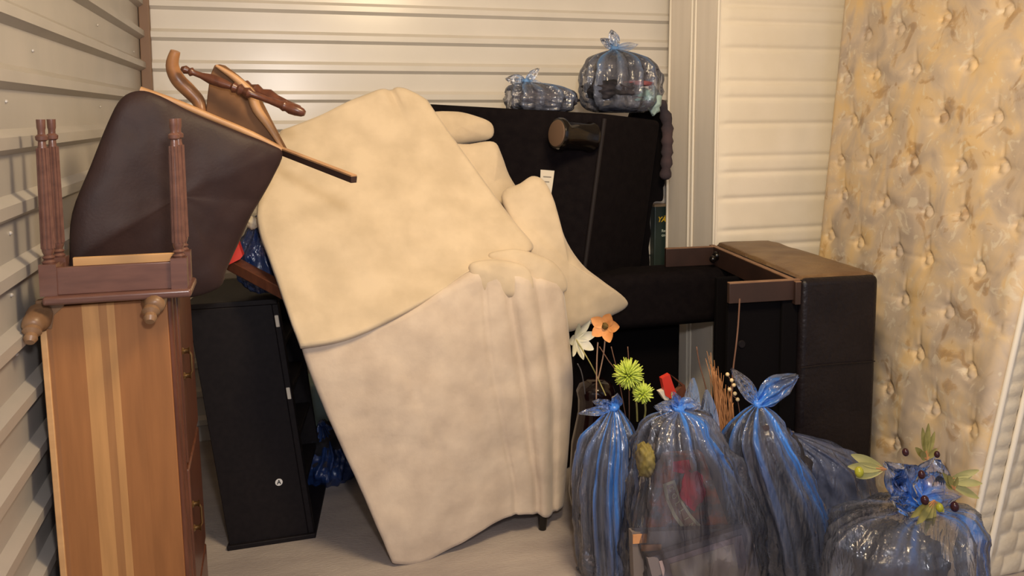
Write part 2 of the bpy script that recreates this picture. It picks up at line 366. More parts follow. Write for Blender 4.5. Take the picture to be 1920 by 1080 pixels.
# ------------------------------------------------------------------ mattress leaning at the right
def mx(Y, z): return 2.47 + .06*(Y - 3.28) - (.083 + .080*(3.17 - Y))*(2.0 - z)
def near_y(z):
    # near edge flares as the mattress sags
    return 2.00 - .04*min(1.0, z/1.0) - .10*max(0, z - 1.0)
tf = [(1618,67),(1680,56),(1764,35),(1880,19),(1581,148),(1634,141),(1708,132),(1812,123),(1912,111),(1592,227),(1655,227),(1759,222),(1859,222),(1569,303),(1620,305),(1704,305),(1792,315),(1870,315),
 (1574,366),(1653,380),(1731,398),(1796,403),(1907,424),(1551,442),(1606,456),(1674,472),(1731,487),(1828,507),(1685,563),(1768,587),(1881,618),(1715,665),(1811,698),(1659,730),(1743,768),(1817,809),(1672,833),(1760,895),(1620,640),(1600,560)]
tuft = []
for u, v in tf:
    d = ray(u, v); t_ = 3.2
    for _ in range(20):
        p = CAM + d*t_; t_ += (mx(p.y, p.z) - p.x)/d.x*.9
    p = CAM + d*t_; tuft.append((p.y, p.z))
mt = thing('mattress', 'stained gold and grey tufted mattress leaning on end against the right wall', 'mattress', (2.4, 2.7, 0))
NY, NZ, ZT = 190, 330, 2.32; G = []
for i in range(NZ + 1):
    z = ZT*i/NZ; row = []
    for j in range(NY + 1):
        s = j/NY; Y = 3.17 + (near_y(z) - 3.17)*s
        e = min((3.17 - Y), (Y - near_y(z)), z + .02, ZT - z); rim = .05
        d = rim*(1 - math.sqrt(max(0, 1 - (1 - min(e, rim)/rim)**2)))
        dd = 0; r1 = 9
        for ty, tz in tuft:
            dy, dz = Y - ty, z - tz; r2 = dy*dy + dz*dz
            if r2 < .06:
                r = math.sqrt(r2); r1 = min(r1, r)
                dd += .010*math.exp(-(r/.05)**2) + .010*math.exp(-(r/.11)**2) + .010*math.exp(-((r-.024)/.006)**2)*(1.2 if dz > -.01 else .7)
                if r > .004: dd += .006*math.exp(-(dz/.007)**2)*math.exp(-(dy/.07)**2) * (1 if dy > 0 else .7) + .005*math.exp(-((dy)/.007)**2)*math.exp(-((dz-.05)/.04)**2)
                dd -= .006*math.exp(-(r/.016)**2)
        f = min(1, e/.1)
        w_ = .007*nz((0, Y, z), 4, 4) + .003*nz((0, Y*1.0, z*3), 8, 8) + .0009*nz((0, Y, z), 30, 1)
        row.append((mx(Y, z) + d + (dd + w_)*f, Y, z))
    G.append(row)
MB().grid(G).build('tufted_panel', M['mattress'], mt, ang=180)
def edge(off, dz=0, yy=0, n=24): return [V(mx(near_y(ZT*i/n), ZT*i/n) + off, near_y(ZT*i/n) + yy, ZT*i/n) for i in range(n + 1)]
MB().tube(edge(.035, 0, -.004), .009).build('piping', M['piping'], mt)
MB().tube(edge(.115, 0, -.010), .009).build('piping', M['piping'], mt)
G = []
m = 200
for i in range(m + 1):
    z = ZT*i/m; b = .009*abs(sin(pi*z/.055))**.5; yb = near_y(z); x = mx(yb, z)
    G.append([(x+.035, yb, z), (x+.05, yb - b, z), (x+.075, yb - b*1.3, z), (x+.10, yb - b, z), (x+.115, yb, z)])
MB().grid(G).build('gusset', M['gusset'], mt, ang=180)
G = []; m = 300
for i in range(m + 1):
    z = ZT*i/m; yb = near_y(z); x = mx(yb, z); row = []; r_ = int(z/.075); fz = abs(sin(pi*z/.075))**.45
    for j in range(41):
        s = j/40; fx = abs(sin(pi*(s*2.2 + .5*(r_ % 2))))**.45
        row.append((x + .115 + .17*s, yb - .012*fz*fx, z))
    G.append(row)
MB().grid(G).build('quilted_border', M['gusset'], mt, ang=180)
mb = MB(); G1 = []
for i in range(25):
    z = ZT*i/24; yb = near_y(z); x = mx(yb, z); xf = mx(3.17, z)
    G1.append([(x+.285, yb, z), (xf+.285, 3.17, z), (xf+.05, 3.17, z)])
mb.grid(G1); mb.build('back_panel', M['border'], mt)

# ------------------------------------------------------------------ chest lying on end at the left
cy0, cy1 = 1.95, 2.33
cx0, cx1 = P(80, 600, cy0).x, P(322, 600, cy0).x; cz = P(200, 558, cy0).z
ch = thing('wooden_chest', 'wooden chest tipped on end at the left wall with bare pine bottom showing', 'chest', (cx0, cy0, 0))
ch.rotation_euler = (0, math.radians(-1.2), 0); ch.location.x += .0216
MB().box(cx0+.006, cx1-.006, cy0-.010, cy0+.006, 0, cz-.012).build('base_board', M['under'], ch, bevel=.002)
MB().box(cx0, cx1-.004, cy0+.006, cy1, 0.002, cz).build('carcass', M['woodd'], ch, bevel=.004)
MB().box(cx0-.003, cx0+.010, cy0-.016, cy0+.01, 0, cz-.06).build('edge_strip', M['woodraw'], ch, bevel=.002)
# the drawer side facing right: moulding strips and fronts with brass pulls
for yy, r in ((cy0+.002, .008), (cy0+.04, .005), (cy0+.062, .009)):
    MB().tube([(cx1-.004, yy, .01), (cx1-.004, yy, cz-.005)], r).build('moulding', M['woodd'], ch)
for z0, z1 in ((.02, .33), (.345, .66), (.675, cz-.02)):
    dr = MB().box(cx1-.006, cx1+.008, cy0+.075, cy1-.02, z0, z1).build('drawer', M['woodd'], ch, bevel=.004)
    zc = (z0+z1)/2 + (.03 if z0 > .3 else 0)
    for dz in (-.03, .03):
        MB().lathe((cx1+.006, cy0+.10, zc+dz), (cx1+.024, cy0+.10, zc+dz), [(0,.011),(.3,.006),(.7,.006),(1,.010)], 12).build('pull_post', M['brass'], dr)
    MB().tube([(cx1+.020, cy0+.10, zc-.03), (cx1+.026, cy0+.10, zc-.02), (cx1+.026, cy0+.10, zc+.02), (cx1+.020, cy0+.10, zc+.03)], .003).build('pull', M['brass'], dr)
def foot(mb, x, z, sx):
    # scrolled bracket with a turned peg pointing at the viewer
    pts = [V(x, cy0-.01, z), V(x, cy0-.03, z-.012), V(x+.003*sx, cy0-.05, z-.014), V(x+.004*sx, cy0-.070, z-.022)]
    mb.tube(cr(pts, 4), [.024,.025,.026,.026,.026,.026,.025,.024,.023,.022,.021,.018,.012], 14)
    mb.lathe((x-.003, cy0-.062, z-.022), (x-.004, cy0-.088, z-.046), [(0,.016),(.3,.019),(.5,.012),(.75,.014),(1,.009)], 14)
    return mb
q = P(304, 562, cy0-.01)
foot(MB(), q.x-.012, q.z+.012, 1).build('foot', M['footw'], ch)
q2 = P(64, 590, cy0-.01); q2x = max(q2.x, XL+.05) - .012
foot(MB(), q2x+.004, q2.z+.006, -1).build('foot', M['footw'], ch)
MB().prism([(q2x-.004, cy0-.012, q2.z+.03), (q2x+.055, cy0-.012, q2.z+.035), (q2x+.05, cy0-.012, q2.z+.012), (q2x+.03, cy0-.012, q2.z-.005), (q2x+.024, cy0-.012, q2.z-.035), (q2x, cy0-.012, q2.z-.03)], (0, .02, 0)).build('corner_bracket', M['footw'], ch, bevel=.003)

# ------------------------------------------------------------------ small table upside down on the chest
ty0, ty1 = 1.90, 2.02
a = P(88, 550, ty0); b = P(352, 541, ty0); tz = cz + .002
ax0, ax1 = a.x, b.x
tb = thing('side_table', 'small dark cherry table upside down on the pine-bottomed chest, legs up', 'table', (ax0, ty0, tz))
MB().box(ax0-.008, ax1+.008, ty0-.012, ty1+.012, tz, tz+.018).build('tabletop', M['woodt'], tb, bevel=.006, seg=4)
za = P(200, 498, ty0).z
MB().box(ax0+.016, ax1-.03, ty0+.006, ty0+.018, tz+.018, za).build('apron', M['woodt'], tb, bevel=.0015)
MB().box(ax0+.03, ax1-.03, ty1-.018, ty1-.006, tz+.018, za+.004).build('apron', M['woodraw'], tb, bevel=.0015)['label'] = 'raw pine inner face of the rear apron'
for xx in (ax0+.006, ax1-.018): MB().box(xx, xx+.012, ty0+.03, ty1-.03, tz+.018, za).build('apron', M['woodt'], tb, bevel=.0015)
ztop = P(75, 224, ty0).z
def tleg(x, y):
    mb = MB(); mb.box(x-.0165, x+.0165, y-.0165, y+.0165, tz+.018, za+.008)
    hz = ztop - za; pr = []; Q = .84
    prof = [(0,.013),(.02,.016),(.035,.011),(.05,.015),(.065,.010),(.085,.013),(.10,.0145),(.5,.0135),(.80,.0115),(.82,.0095),(.85,.0085),(.86,.0135),(.885,.0145),(.90,.0085),(.925,.0085),(.94,.010),(1,.0105)]
    mb.lathe((x, y, za+.006), (x, y, ztop), [(q, r_*Q) for q, r_ in prof], 24)
    for k in range(10):  # reeding
        an = 2*pi*k/10; mb.tube([(x+.0110*cos(an), y+.0110*sin(an), za+.006+hz*.11), (x+.0092*cos(an), y+.0092*sin(an), za+.006+hz*.79)], .0032, 6)
    return mb.build('leg', M['woodt'], tb)
for x in (ax0+.003, ax1-.0165):
    for y in (ty0+.0165, ty1-.0165): tleg(x, y)

# ------------------------------------------------------------------ leather dining chair tipped over behind the small table
pp = [(118,480,2.26),(135,400,2.27),(170,310,2.29),(203,228,2.31),(228,184,2.32),(262,170,2.33),(300,180,2.34),(365,213,2.36),(440,244,2.38),(505,270,2.40),(530,288,2.41),(512,332,2.41),(490,372,2.41),(472,402,2.40),(450,450,2.40),(425,505,2.39),(410,540,2.38),(345,560,2.36),(270,560,2.34),(180,540,2.30),(125,510,2.27)]
cz0 = 1.0
lc = thing('upholstered_chair', 'carved wooden chair with brown leather seat tipped over, resting on the chest and black cabinet', 'chair', P(330, 500, 2.4))
out = [P(u, v, y) for u, v, y in pp]
for p in out: p.x = max(p.x, XL + .035)
puff(out, (.15, -1, .1), .035, .075, K=16, n=4, bump=.006, fr=9, ex=3.2, closed_spline=True).build('leather_seat', M['leather'], lc, ang=180)
# wooden rail along the top edge
MB().tube(cr([P(262,169,2.375), P(330,193,2.385), P(400,222,2.395), P(470,252,2.41), P(532,284,2.42)], 5), .0105).build('seat_rail', M['tanwood'], lc)
# S-shaped cabriole leg
lp = cr([P(329,96,2.44), P(323,122,2.45), P(333,148,2.46), P(354,170,2.46), P(372,190,2.46), P(378,212,2.45), P(382,232,2.43)], 5)
MB().tube(lp, [.013+.006*sin(pi*min(1, i/ (len(lp)-1)*1.3)) + .004*(i/(len(lp)-1)) for i in range(len(lp))], 14).build('leg', M['wood'], lc)
# shaped side panel: flat board with a wide edge
sp = [(402,121),(415,124),(440,142),(468,166),(488,196),(506,232),(522,262),(536,288),(470,262),(420,240),(384,222),(388,180),(393,142)]
vec = V(.05, .05, .012)
MB().prism([P(u, v, 2.44) for u, v in sp], V(.01, .035, .004)).build('shaped_bracket', M['bracket'], lc, bevel=.004)
se = cr([P(405,123,2.43), P(440,146,2.43), P(470,176,2.43), P(482,205,2.43), P(505,238,2.43), P(530,280,2.43)], 5)
MB().tube(se, [.004+.010*sin(pi*i/(len(se)-1)) for i in range(len(se))], 10).build('bracket_edge', M['tanwood'], lc)
tp = [(0,.006),(.03,.014),(.06,.010),(.08,.015),(.10,.009),(.16,.010),(.24,.017),(.34,.015),(.40,.010),(.42,.018),(.45,.014),(.47,.020),(.50,.012),(.54,.018),(.57,.011),(.68,.010),(.80,.013),(.83,.018),(.85,.015),(.88,.019),(.93,.018),(.98,.014),(1,.008)]
MB().lathe(P(340,128,2.42), P(572,213,2.34), [(q, r*.85) for q, r in tp], 18).build('stretcher', M['woodd'], lc)
MB().lathe(P(452,158,2.53), P(560,205,2.44), [(0,.008),(.08,.018),(.16,.012),(.26,.020),(.36,.013),(.48,.021),(.62,.014),(.8,.012),(1,.012)], 16).build('stretcher', M['woodd'], lc)
e0, e1 = P(527, 284, 2.43), P(664, 337, 2.14)
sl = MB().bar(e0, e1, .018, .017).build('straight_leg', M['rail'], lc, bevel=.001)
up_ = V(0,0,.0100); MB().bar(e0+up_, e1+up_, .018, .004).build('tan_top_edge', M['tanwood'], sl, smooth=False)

# ------------------------------------------------------------------ black cabinet leaning at the left
f = [PZ(431, 1030, 0), PZ(590, 1006, 0), PZ(612, 900, 0)]
bl, br = f[0], f[1]; dep = (f[2] - f[1]); dep.z = 0; dep = dep.normalized()*.42
tl_ = P(351, 582, bl.y + .02); tr_ = P(521, 574, br.y + .02); tr_.z = tl_.z + .0
bc = thing('black_cabinet', 'black leaning cabinet with a round A sticker beside the wooden chest', 'cabinet', ((bl + br)/2 + dep*.5))
top = (tl_ - bl); topr = (tr_ - br)
def cq(s, t, d): # s across, t up, d deep
    lo = bl.lerp(br, s); hi = tl_.lerp(tr_, s); return lo.lerp(hi, t) + dep*d
MB().hexa([cq(0,0,0), cq(.93,0,0), cq(.93,0,.02), cq(0,0,.02), cq(0,1,0), cq(.93,1,0), cq(.93,1,.02), cq(0,1,.02)]).build('front_panel', M['blackm'], bc, bevel=.003)
def pan(nm, s0, s1, t0, t1, d0, d1, m_=M['blackm']):
    return MB().hexa([cq(s0,t0,d0), cq(s1,t0,d0), cq(s1,t0,d1), cq(s0,t0,d1), cq(s0,t1,d0), cq(s1,t1,d0), cq(s1,t1,d1), cq(s0,t1,d1)]).build(nm, m_, bc, bevel=.003)
pan('side_panel', 0, .06, 0, 1, .02, 1); pan('back_panel', 0, 1, 0, 1, .96, 1); pan('top_panel', -.03, 1.0, 1.0, 1.022, 0, 1); pan('bottom_panel', -.02, 1.02, 0, .02, -.03, 1.02)
for k in range(1, 5): pan('shelf', .06, .97, k*.2, k*.2+.02, .02, .96)
pan('corner_post', .93, 1.0, 0, 1, 0, .09)
for t in (.93, .625):
    pan('chipped_edge', .94, .985, t-.025, t+.025, -.006, .01, M['paper'])
stc = cq((523-437)/160.0*.93, .247, -.008); n_ = (tl_-bl).cross(br-bl).normalized()
# A sticker: find the panel point seen at the sticker
d = ray(523, 904); nn = (br - bl).cross(tl_ - bl).normalized(); tt = (bl - CAM).dot(nn)/d.dot(nn); sc_ = CAM + d*tt
if nn.y > 0: nn = -nn
xa = (br - bl).normalized(); za_ = nn.cross(xa); za_ = za_ if za_.z > 0 else -za_
nseg = 28
st = MB().prism([sc_ + (xa*cos(2*pi*k/nseg) + za_*sin(2*pi*k/nseg))*.0125 for k in range(nseg)], nn*.0015).build('sticker', M['white'], bc)
def text(s, org, xa, za, size, m_, parent, name='lettering', slant=0, depth=.0006, align='CENTER'):
    cu = bpy.data.curves.new('t', 'FONT'); cu.body = s; cu.size = size; cu.extrude = depth; cu.shear = slant; cu.align_x = align; cu.align_y = 'CENTER'; cu.offset = size*.018
    o = bpy.data.objects.new('t', cu); COL.objects.link(o)
    me = bpy.data.meshes.new_from_object(o); bpy.data.objects.remove(o)
    xa = xa.normalized(); za = za.normalized(); n = xa.cross(za)
    mb = MB(); mb.v = [org + xa*v.co.x + za*v.co.y + n*v.co.z for v in me.vertices]; mb.f = [tuple(p.vertices) for p in me.polygons]
    return mb.build(name, m_, parent, smooth=False)
text('A', sc_ + nn*.0022, xa, za_, .021, M['blackink'], st, 'letter')

# dark wooden beam and the blue bag with red card behind the leather chair
bmz = MB(); bmz.bar(P(405, 478, 2.95), P(560, 560, 2.72), .05, .036); tag(bmz.build('wooden_board', M['woodd'], bevel=.003), 'dark red wooden board sloping between the black cabinet and beige sofa', 'board')

# ------------------------------------------------------------------ plastic bags
def bag(name, label, knot, rings, film_m, cat='bag', ears=(), pleat=.22, N_=150, M_=60, seed=0, group=None, wr=.016, base=.10, neck=1.1, fall=4.0, streaks=None, sq=0):
    """knot: top point, rings: (centre, rx, ry) from just under the knot to the bottom"""
    t = thing(name, label, cat, (rings[-1][0].x, rings[-1][0].y, min(r[0].z for r in rings)), group)
    cs = cr([knot] + [r[0] for r in rings], 10); rx = cr([V(.012,.012,0)] + [V(r[1], r[2], 0) for r in rings], 10)
    rnd = random.Random(seed); fr = [(rnd.choice([7,9,11,13,17]), rnd.random()*6.28, rnd.uniform(.5,1)) for _ in range(5)]
    G = []; D = []; m = len(cs)
    for i in range(m):
        s = i/(m-1)
        for k in range(N_):
            th = 2*pi*k/N_; pl = sum(a*(1 - 2*abs(sin(f_*th/2 + p + s*1.2))) for f_, p, a in fr)/3.2
            A = pleat*math.exp(-s*2.2) + .045
            d = V(cos(th), sin(th), 0)
            w_ = nz(V(d.x, d.y, s*3)*2.2, 1.6, seed)*wr*8*min(1, s*3)
            cr_ = 1 - abs(nz(V(d.x*1.3, d.y*1.3, s*2.6)*2.5, 1.7, seed+5)); cr_ = cr_**8*wr*2.6*min(1, s*3)
            R = 1 + A*pl*1.6 + w_ + cr_
            if sq: R *= 1 + ((abs(d.x)**4 + abs(d.y)**4)**-.25 - 1)*min(1, s*1.6)
            G.append(cs[i] + V(d.x*rx[i].x*R, d.y*rx[i].y*R, .25*wr*nz(V(d.x, d.y, s*5), 3, seed)*min(1,s*4)))
            st_ = max(0, .35 + .9*pl)
            dn = base + neck*math.exp(-s*fall)*st_
            if streaks:
                for th0, wd, am, ln in streaks:
                    dth = (th - th0 + pi) % (2*pi) - pi
                    dn += am*math.exp(-(dth/wd)**2)*math.exp(-(s/ln)**2)*(.55 + 1.1*nz(V(d.x*14, d.y*14, s*1.3), 2.2, seed+9))
            D.append(min(1, dn))
    mb = MB(); mb.grid([G[i*N_:(i+1)*N_] for i in range(m)], True)
    c = len(mb.v); mb.v.append(cs[-1] + V(0,0,-.002)); D.append(base)
    for k in range(N_): mb.f.append(((m-1)*N_+k, (m-1)*N_+(k+1)%N_, c))
    mb.build('film_body', film_m, t, attr=D, ang=180)
    kb = MB().ball(knot, .017, .017, .014, n=14, m=9, rough=.5, seed=seed)
    kb.build('knot', film_m, t, attr=[.95]*len(kb.v), ang=180)
    for tip, wd, side in ears:
        ax = tip - knot; L_ = ax.length; axn = ax.normalized(); sx = Vector(side); sx = (sx - axn*sx.dot(axn)).normalized(); nx = axn.cross(sx)
        G = []; D2 = []; a_, b_ = 26, 24
        for i in range(a_ + 1):
            s = i/a_; wdt = wd*(.10 + .9*sin(pi*min(1, s*1.02)**.85)**.8 if s < .98 else .12)
            row = []
            for j in range(b_ + 1):
                q = j/b_*2 - 1; ag = abs(nz(V(q*2, s*1.2, seed), 2.2, seed+2))
                row.append(knot + axn*(L_*s*(1 + .10*nz(V(q*2, 0, seed), 3, 1))) + sx*(q*wdt) + nx*(.25*wdt*cos(q*2.6) + wd*.25*sin(q*9 + s*2)*(1 - s*.7) + wd*.35*nz(V(q, s*2, seed), 2.5, 3)))
                D2.append(min(1, .12 + .7*math.exp(-s*3.0)*(1.2 - .5*abs(q)) + .25*(1-ag)**8))
            G.append(row)
        mb = MB(); mb.grid(G); mb.build('ear', film_m, t, attr=D2, ang=180)
    return t
def blob(name, label, c, rx, ry, rz, m_, cat='clothing', rough=.22, seed=1, fr=9, group=None):
    mb = MB().ball(c, rx, ry, rz, n=48, m=30, rough=rough, fr=fr, seed=seed)
    return tag(mb.build(name, m_, ang=180), label, cat, group)
# floor bag behind the black cabinet
kn = P(604, 795, 3.35)
bag('rubbish_bag', 'dark blue bag on the floor between the black cabinet and beige sofa', kn, [(kn + V(.02,0,-.05), .05, .06), (kn + V(.03,.02,-.11), .11, .12), (P(612, 868, 3.38), .14, .14), (P(612, 900, 3.4), .10, .10)], M['filmd'], seed=3, base=.5)
q = P(612, 868, 3.38); blob('clothing_bundle', 'black bundle inside the dark bag behind the black cabinet', V(q.x, q.y, .13), .115, .115, .095, M['cloth'], seed=4, rough=.25)
q = P(612, 770, 3.55); tag(MB().box(q.x-.12, q.x+.12, q.y, q.y+.18, .0, q.z+.12).build('storage_bin', M['teal'], bevel=.02), 'pale aqua storage bin glimpsed behind the black cabinet, on the floor', 'bin')
# bag on the cabinet top
q = P(488, 470, 3.0)
bag('rubbish_bag', 'small blue bag between the tipped leather chair and beige sofa, holding a red card', P(478, 412, 3.0), [(q + V(0,0,.06), .05,.05), (q, .085,.08), (q + V(.01,0,-.09), .09,.09), (q + V(.02,0,-.14), .06,.06)], M['filmd'], seed=8, base=.38)
blob('clothing_bundle', 'navy bundle inside the bag left of the beige sofa', q + V(.01,.01,-.03), .066, .06, .09, M['cloth3'], seed=6, rough=.25)
c_ = [P(424,492,2.86), P(440,458,2.86), P(446,454,2.86), P(455,480,2.86), P(450,486,2.86), P(428,497,2.86)]
tag(MB().prism(c_, V(.004,.05,0)).build('red_card', M['red'], smooth=False), 'folded red card left of the beige sofa, on the small blue bag', 'card')
q = P(474, 418, 2.93); tag(MB().ball(q, .022, .02, .022, rough=.2, n=20, m=14).build('straw_ball', M['gusset'], ang=180), 'pale straw coloured ball by the left corner of the beige sofa', 'ball')

# ------------------------------------------------------------------ beige suede sofa tipped up
yb = PZ(740, 1064, 0).y
bs = thing('suede_sofa', 'large beige suede sofa tipped on its end in the middle of the unit', 'sofa', PZ(860, 1040, 0))
L_ = [
 [(560,652,2.62),(650,630,2.64),(745,592,2.66),(830,540,2.69),(895,505,2.72),(940,502,2.72),(1000,518,2.74),(1056,525,2.78)],
 [(578,706,2.61),(670,696,2.63),(765,680,2.65),(850,664,2.67),(905,656,2.69),(960,650,2.70),(1020,646,2.72),(1070,640,2.77)],
 [(610,785,2.61),(700,780,2.63),(790,770,2.64),(870,760,2.66),(920,750,2.68),(970,745,2.69),(1030,735,2.71),(1076,722,2.76)],
 [(652,875,2.61),(735,870,2.63),(820,860,2.64),(890,850,2.66),(935,842,2.68),(980,838,2.69),(1030,830,2.71),(1070,820,2.76)],
 [(697,975,2.61),(770,970,2.62),(850,955,2.64),(905,930,2.66),(950,915,2.68),(990,910,2.69),(1030,905,2.71),(1064,890,2.76)],
 [(734,1062,2.62),(790,1062,2.63),(860,1026,2.65),(910,996,2.66),(950,974,2.68),(990,968,2.69),(1030,970,2.71),(1058,952,2.76)]]
def lf(i, j):
    g = lambda x, c, w: math.exp(-((x - c)/w)**2)
    return g(j, .60+.03*i, .012)*.012 + g(j, .73+.05*i, .02)*.022 - g(j, .80+.03*i, .05)*.016 + g(j, .865+.03*i, .016)*.02 + .008*g(j, .26+.08*i, .006)*(1 if .2 < i < .6 else 0)
slab([[P(*a) for a in r] for r in L_], V(.07, .30, -.02), rim=.028, n=9, bump=.005, fr=6, fold=lf, tail=.92).build('seat_base', M['suede'], bs, ang=180)
U_ = [
 [(522,244,3.10),(590,216,3.12),(650,186,3.14),(705,168,3.16),(752,160,3.17),(800,184,3.17)],
 [(505,290,3.02),(590,280,3.04),(665,270,3.06),(740,262,3.08),(800,250,3.09),(842,246,3.10)],
 [(478,402,2.86),(580,392,2.89),(680,380,2.92),(770,366,2.95),(850,345,2.98),(908,338,3.0)],
 [(505,498,2.74),(605,490,2.77),(705,470,2.81),(800,445,2.85),(890,420,2.88),(962,410,2.90)],
 [(535,585,2.64),(625,572,2.67),(720,545,2.71),(815,510,2.76),(900,478,2.80),(1000,458,2.83)],
 [(560,654,2.58),(645,638,2.60),(735,600,2.64),(820,552,2.69),(888,505,2.74),(985,474,2.80)]]
def uf(i, j):
    g = lambda x, c, w: math.exp(-((x - c)/w)**2)
    return .01*g(i, .45 + .3*j, .012)*0 - .006*sin(j*9 + i*3)*.5 - .02*g(i, .0, .05)*g(j, .62, .08) + .03*g(j, .70, .03)*g(i, .0, .10)
slab([[P(*a) for a in r] for r in U_], V(.06, .20, -.06), rim=.022, n=9, bump=.006, fr=5, fold=uf, tail=.97).build('back_cushion', M['suede_warm'], bs, ang=180)
# hidden inner body under the leaning cushion
MB().hexa([P(640,700,2.95), P(1030,700,2.95), P(1030,700,3.15)+V(0,0,0), P(700,700,3.1), P(640,470,3.05), P(900,470,3.05), P(900,470,3.2), P(700,470,3.2)]).build('inner_frame', M['suede'], bs, bevel=.03)
# bunched corner folds at the top right
def lump(pts, m_, tf_=.045, tb_=.10, seed=0, nm='fabric_fold', par=bs, fd=(.05,-1,.15), ex=2.2):
    return puff([P(*a) for a in pts], fd, tf_, tb_, K=12, n=5, bump=.006, fr=10, seed=seed, ex=ex).build(nm, m_, par, ang=180)
lump([(880,500,2.74),(905,488,2.74),(945,488,2.74),(985,500,2.74),(1000,530,2.74),(990,560,2.74),(940,556,2.74),(895,545,2.74)], M['suede_warm'], .03, .08, 1)
lump([(915,480,2.79),(950,468,2.79),(985,470,2.79),(1035,490,2.79),(1060,522,2.79),(1058,548,2.79),(1010,548,2.79),(950,520,2.79)], M['suede_warm'], .03, .08, 2)
MB().lathe(PZ(1017, 992, 0), P(1019, 955, PZ(1017,992,0).y), [(0,.014),(.5,.017),(1,.020)], 18).build('foot', M['gloss'], bs)
MB().lathe(PZ(760, 1020, 0)+V(.12,.12,0), P(800, 960, PZ(760,1020,0).y)+V(.1,.14,0), [(0,.014),(.5,.017),(1,.020)], 18).build('foot', M['gloss'], bs)

# loose beige pillows between the two sofas
def pillow(pts, label, tf_, tb_, seed, fd=(-.1,-1,.2), m_=M['suede_warm']):
    o = puff([P(*a) for a in pts], fd, tf_, tb_, K=16, n=5, bump=.010, fr=7, seed=seed, ex=2.0).build('sofa_pillow', m_, ang=180)
    return tag(o, label, 'pillow', None)
pillow([(800,215,3.28),(850,209,3.28),(890,217,3.28),(922,232,3.28),(922,258,3.28),(885,268,3.28),(830,272,3.26),(790,260,3.26)], 'beige roll pillow at the top, poking out beside the black sofa top', .04, .06, 1)
pillow([(820,280,3.2),(880,270,3.2),(925,266,3.2),(940,290,3.2),(955,330,3.2),(985,380,3.18),(1000,430,3.14),(940,450,3.1),(860,390,3.12)], 'beige pillow in the middle of the stack between beige sofa and black sofa', .05, .07, 2)
pillow([(940,368,3.02),(975,344,3.02),(1002,330,3.02),(1028,352,3.02),(1055,440,3.0),(1090,495,2.98),(1130,528,2.97),(1172,560,2.96),(1172,578,2.96),(1135,597,2.95),(1095,612,2.94),(1062,622,2.94),(1030,600,2.93),(1005,530,2.93),(975,450,2.95)], 'large cream pillow with a pointed corner hanging over the flowers', .07, .08, 3)

# ------------------------------------------------------------------ black sofa standing on its end
bk = thing('black_sofa', 'big black sofa standing on end behind the beige pillows with one round leg', 'sofa', (1.35, 3.35, 0))
A_, B_, C_ = P(790,194,3.46), P(1134,213,3.12), P(1240,226,3.42)
D_ = A_ + C_ - B_; D_.y = min(D_.y, 3.83)
zt = B_.z
def lean(p, dx, dy=0): return V(p.x + dx, p.y + dy, 0)
bot = [lean(A_, -.02), lean(B_, -.20, -.0), lean(C_, -.20), lean(D_, -.12)]
for p in (A_, B_, C_, D_): pass
MB().hexa(bot + [A_, B_, C_, D_]).build('sofa_body', M['black'], bk, bevel=.022, seg=5)
mb = MB(); mb.tube([bot[1] + V(-.004,-.004,.02), B_ + V(-.004,-.006,-.02)], .009); mb.build('corner_highlight', M['edgehl'], bk)
# lighter tube painting the edge highlight along the near corner, round leg, law tag
un = ((B_ - A_).cross(V(0,0,1))).normalized(); un = un if un.y < 0 else -un
def on_under(u, v):
    d = ray(u, v); n = ((B_-A_).cross(bot[1]-B_)).normalized(); t = (A_-CAM).dot(n)/d.dot(n); return CAM + d*t
lb = on_under(1112, 258); ldir = (P(1050,251,2.95) - lb); 
MB().lathe(lb, P(1044,250,lb.y - .05), [(0,.052),(.06,.062),(.12,.062),(.2,.054),(.8,.056),(.88,.064),(.96,.064),(1,.060)], 36).build('round_leg', M['gloss'], bk)
e_ = P(1044,250,lb.y-.05); dd_ = (e_ - lb).normalized()
MB().lathe(e_, e_ + dd_*.006, [(0,.054),(.7,.052),(1,.046)], 36).build('leg_pad', M['cork'], bk)
tg = [on_under(1014,318), on_under(1040,320), on_under(1036,350), on_under(1028,400), on_under(1006,396), on_under(1013,352)]
to = MB().prism([p + un*.004 for p in tg], un*.002).build('law_label', M['paper'], bk, smooth=False)
for k in range(7):
    v0 = 330 + k*9; MB().prism([on_under(1019-k*.7, v0)+un*.0065, on_under(1034-k*.7-(k%3)*3, v0+1)+un*.0065, on_under(1034-k*.7-(k%3)*3, v0+3)+un*.0065, on_under(1019-k*.7, v0+2)+un*.0065], un*.0005).build('print_line', M['ink'], to, smooth=False)
# seat part projecting to the right
y0_, y1_ = 3.12, 3.34
sA = P(1100, 628, y0_); sB = P(1378, 628, y0_); zt2 = P(1250, 512, y0_).z
MB().box(sA.x, sB.x, y0_, y1_, sA.z, zt2).build('seat', M['black'], bk, bevel=.045, seg=6)
MB().box(P(1080,628,3.2).x, P(1257,628,3.4).x, 3.3, 3.5, 0, sA.z+.02).build('arm', M['dust'], bk, bevel=.02)
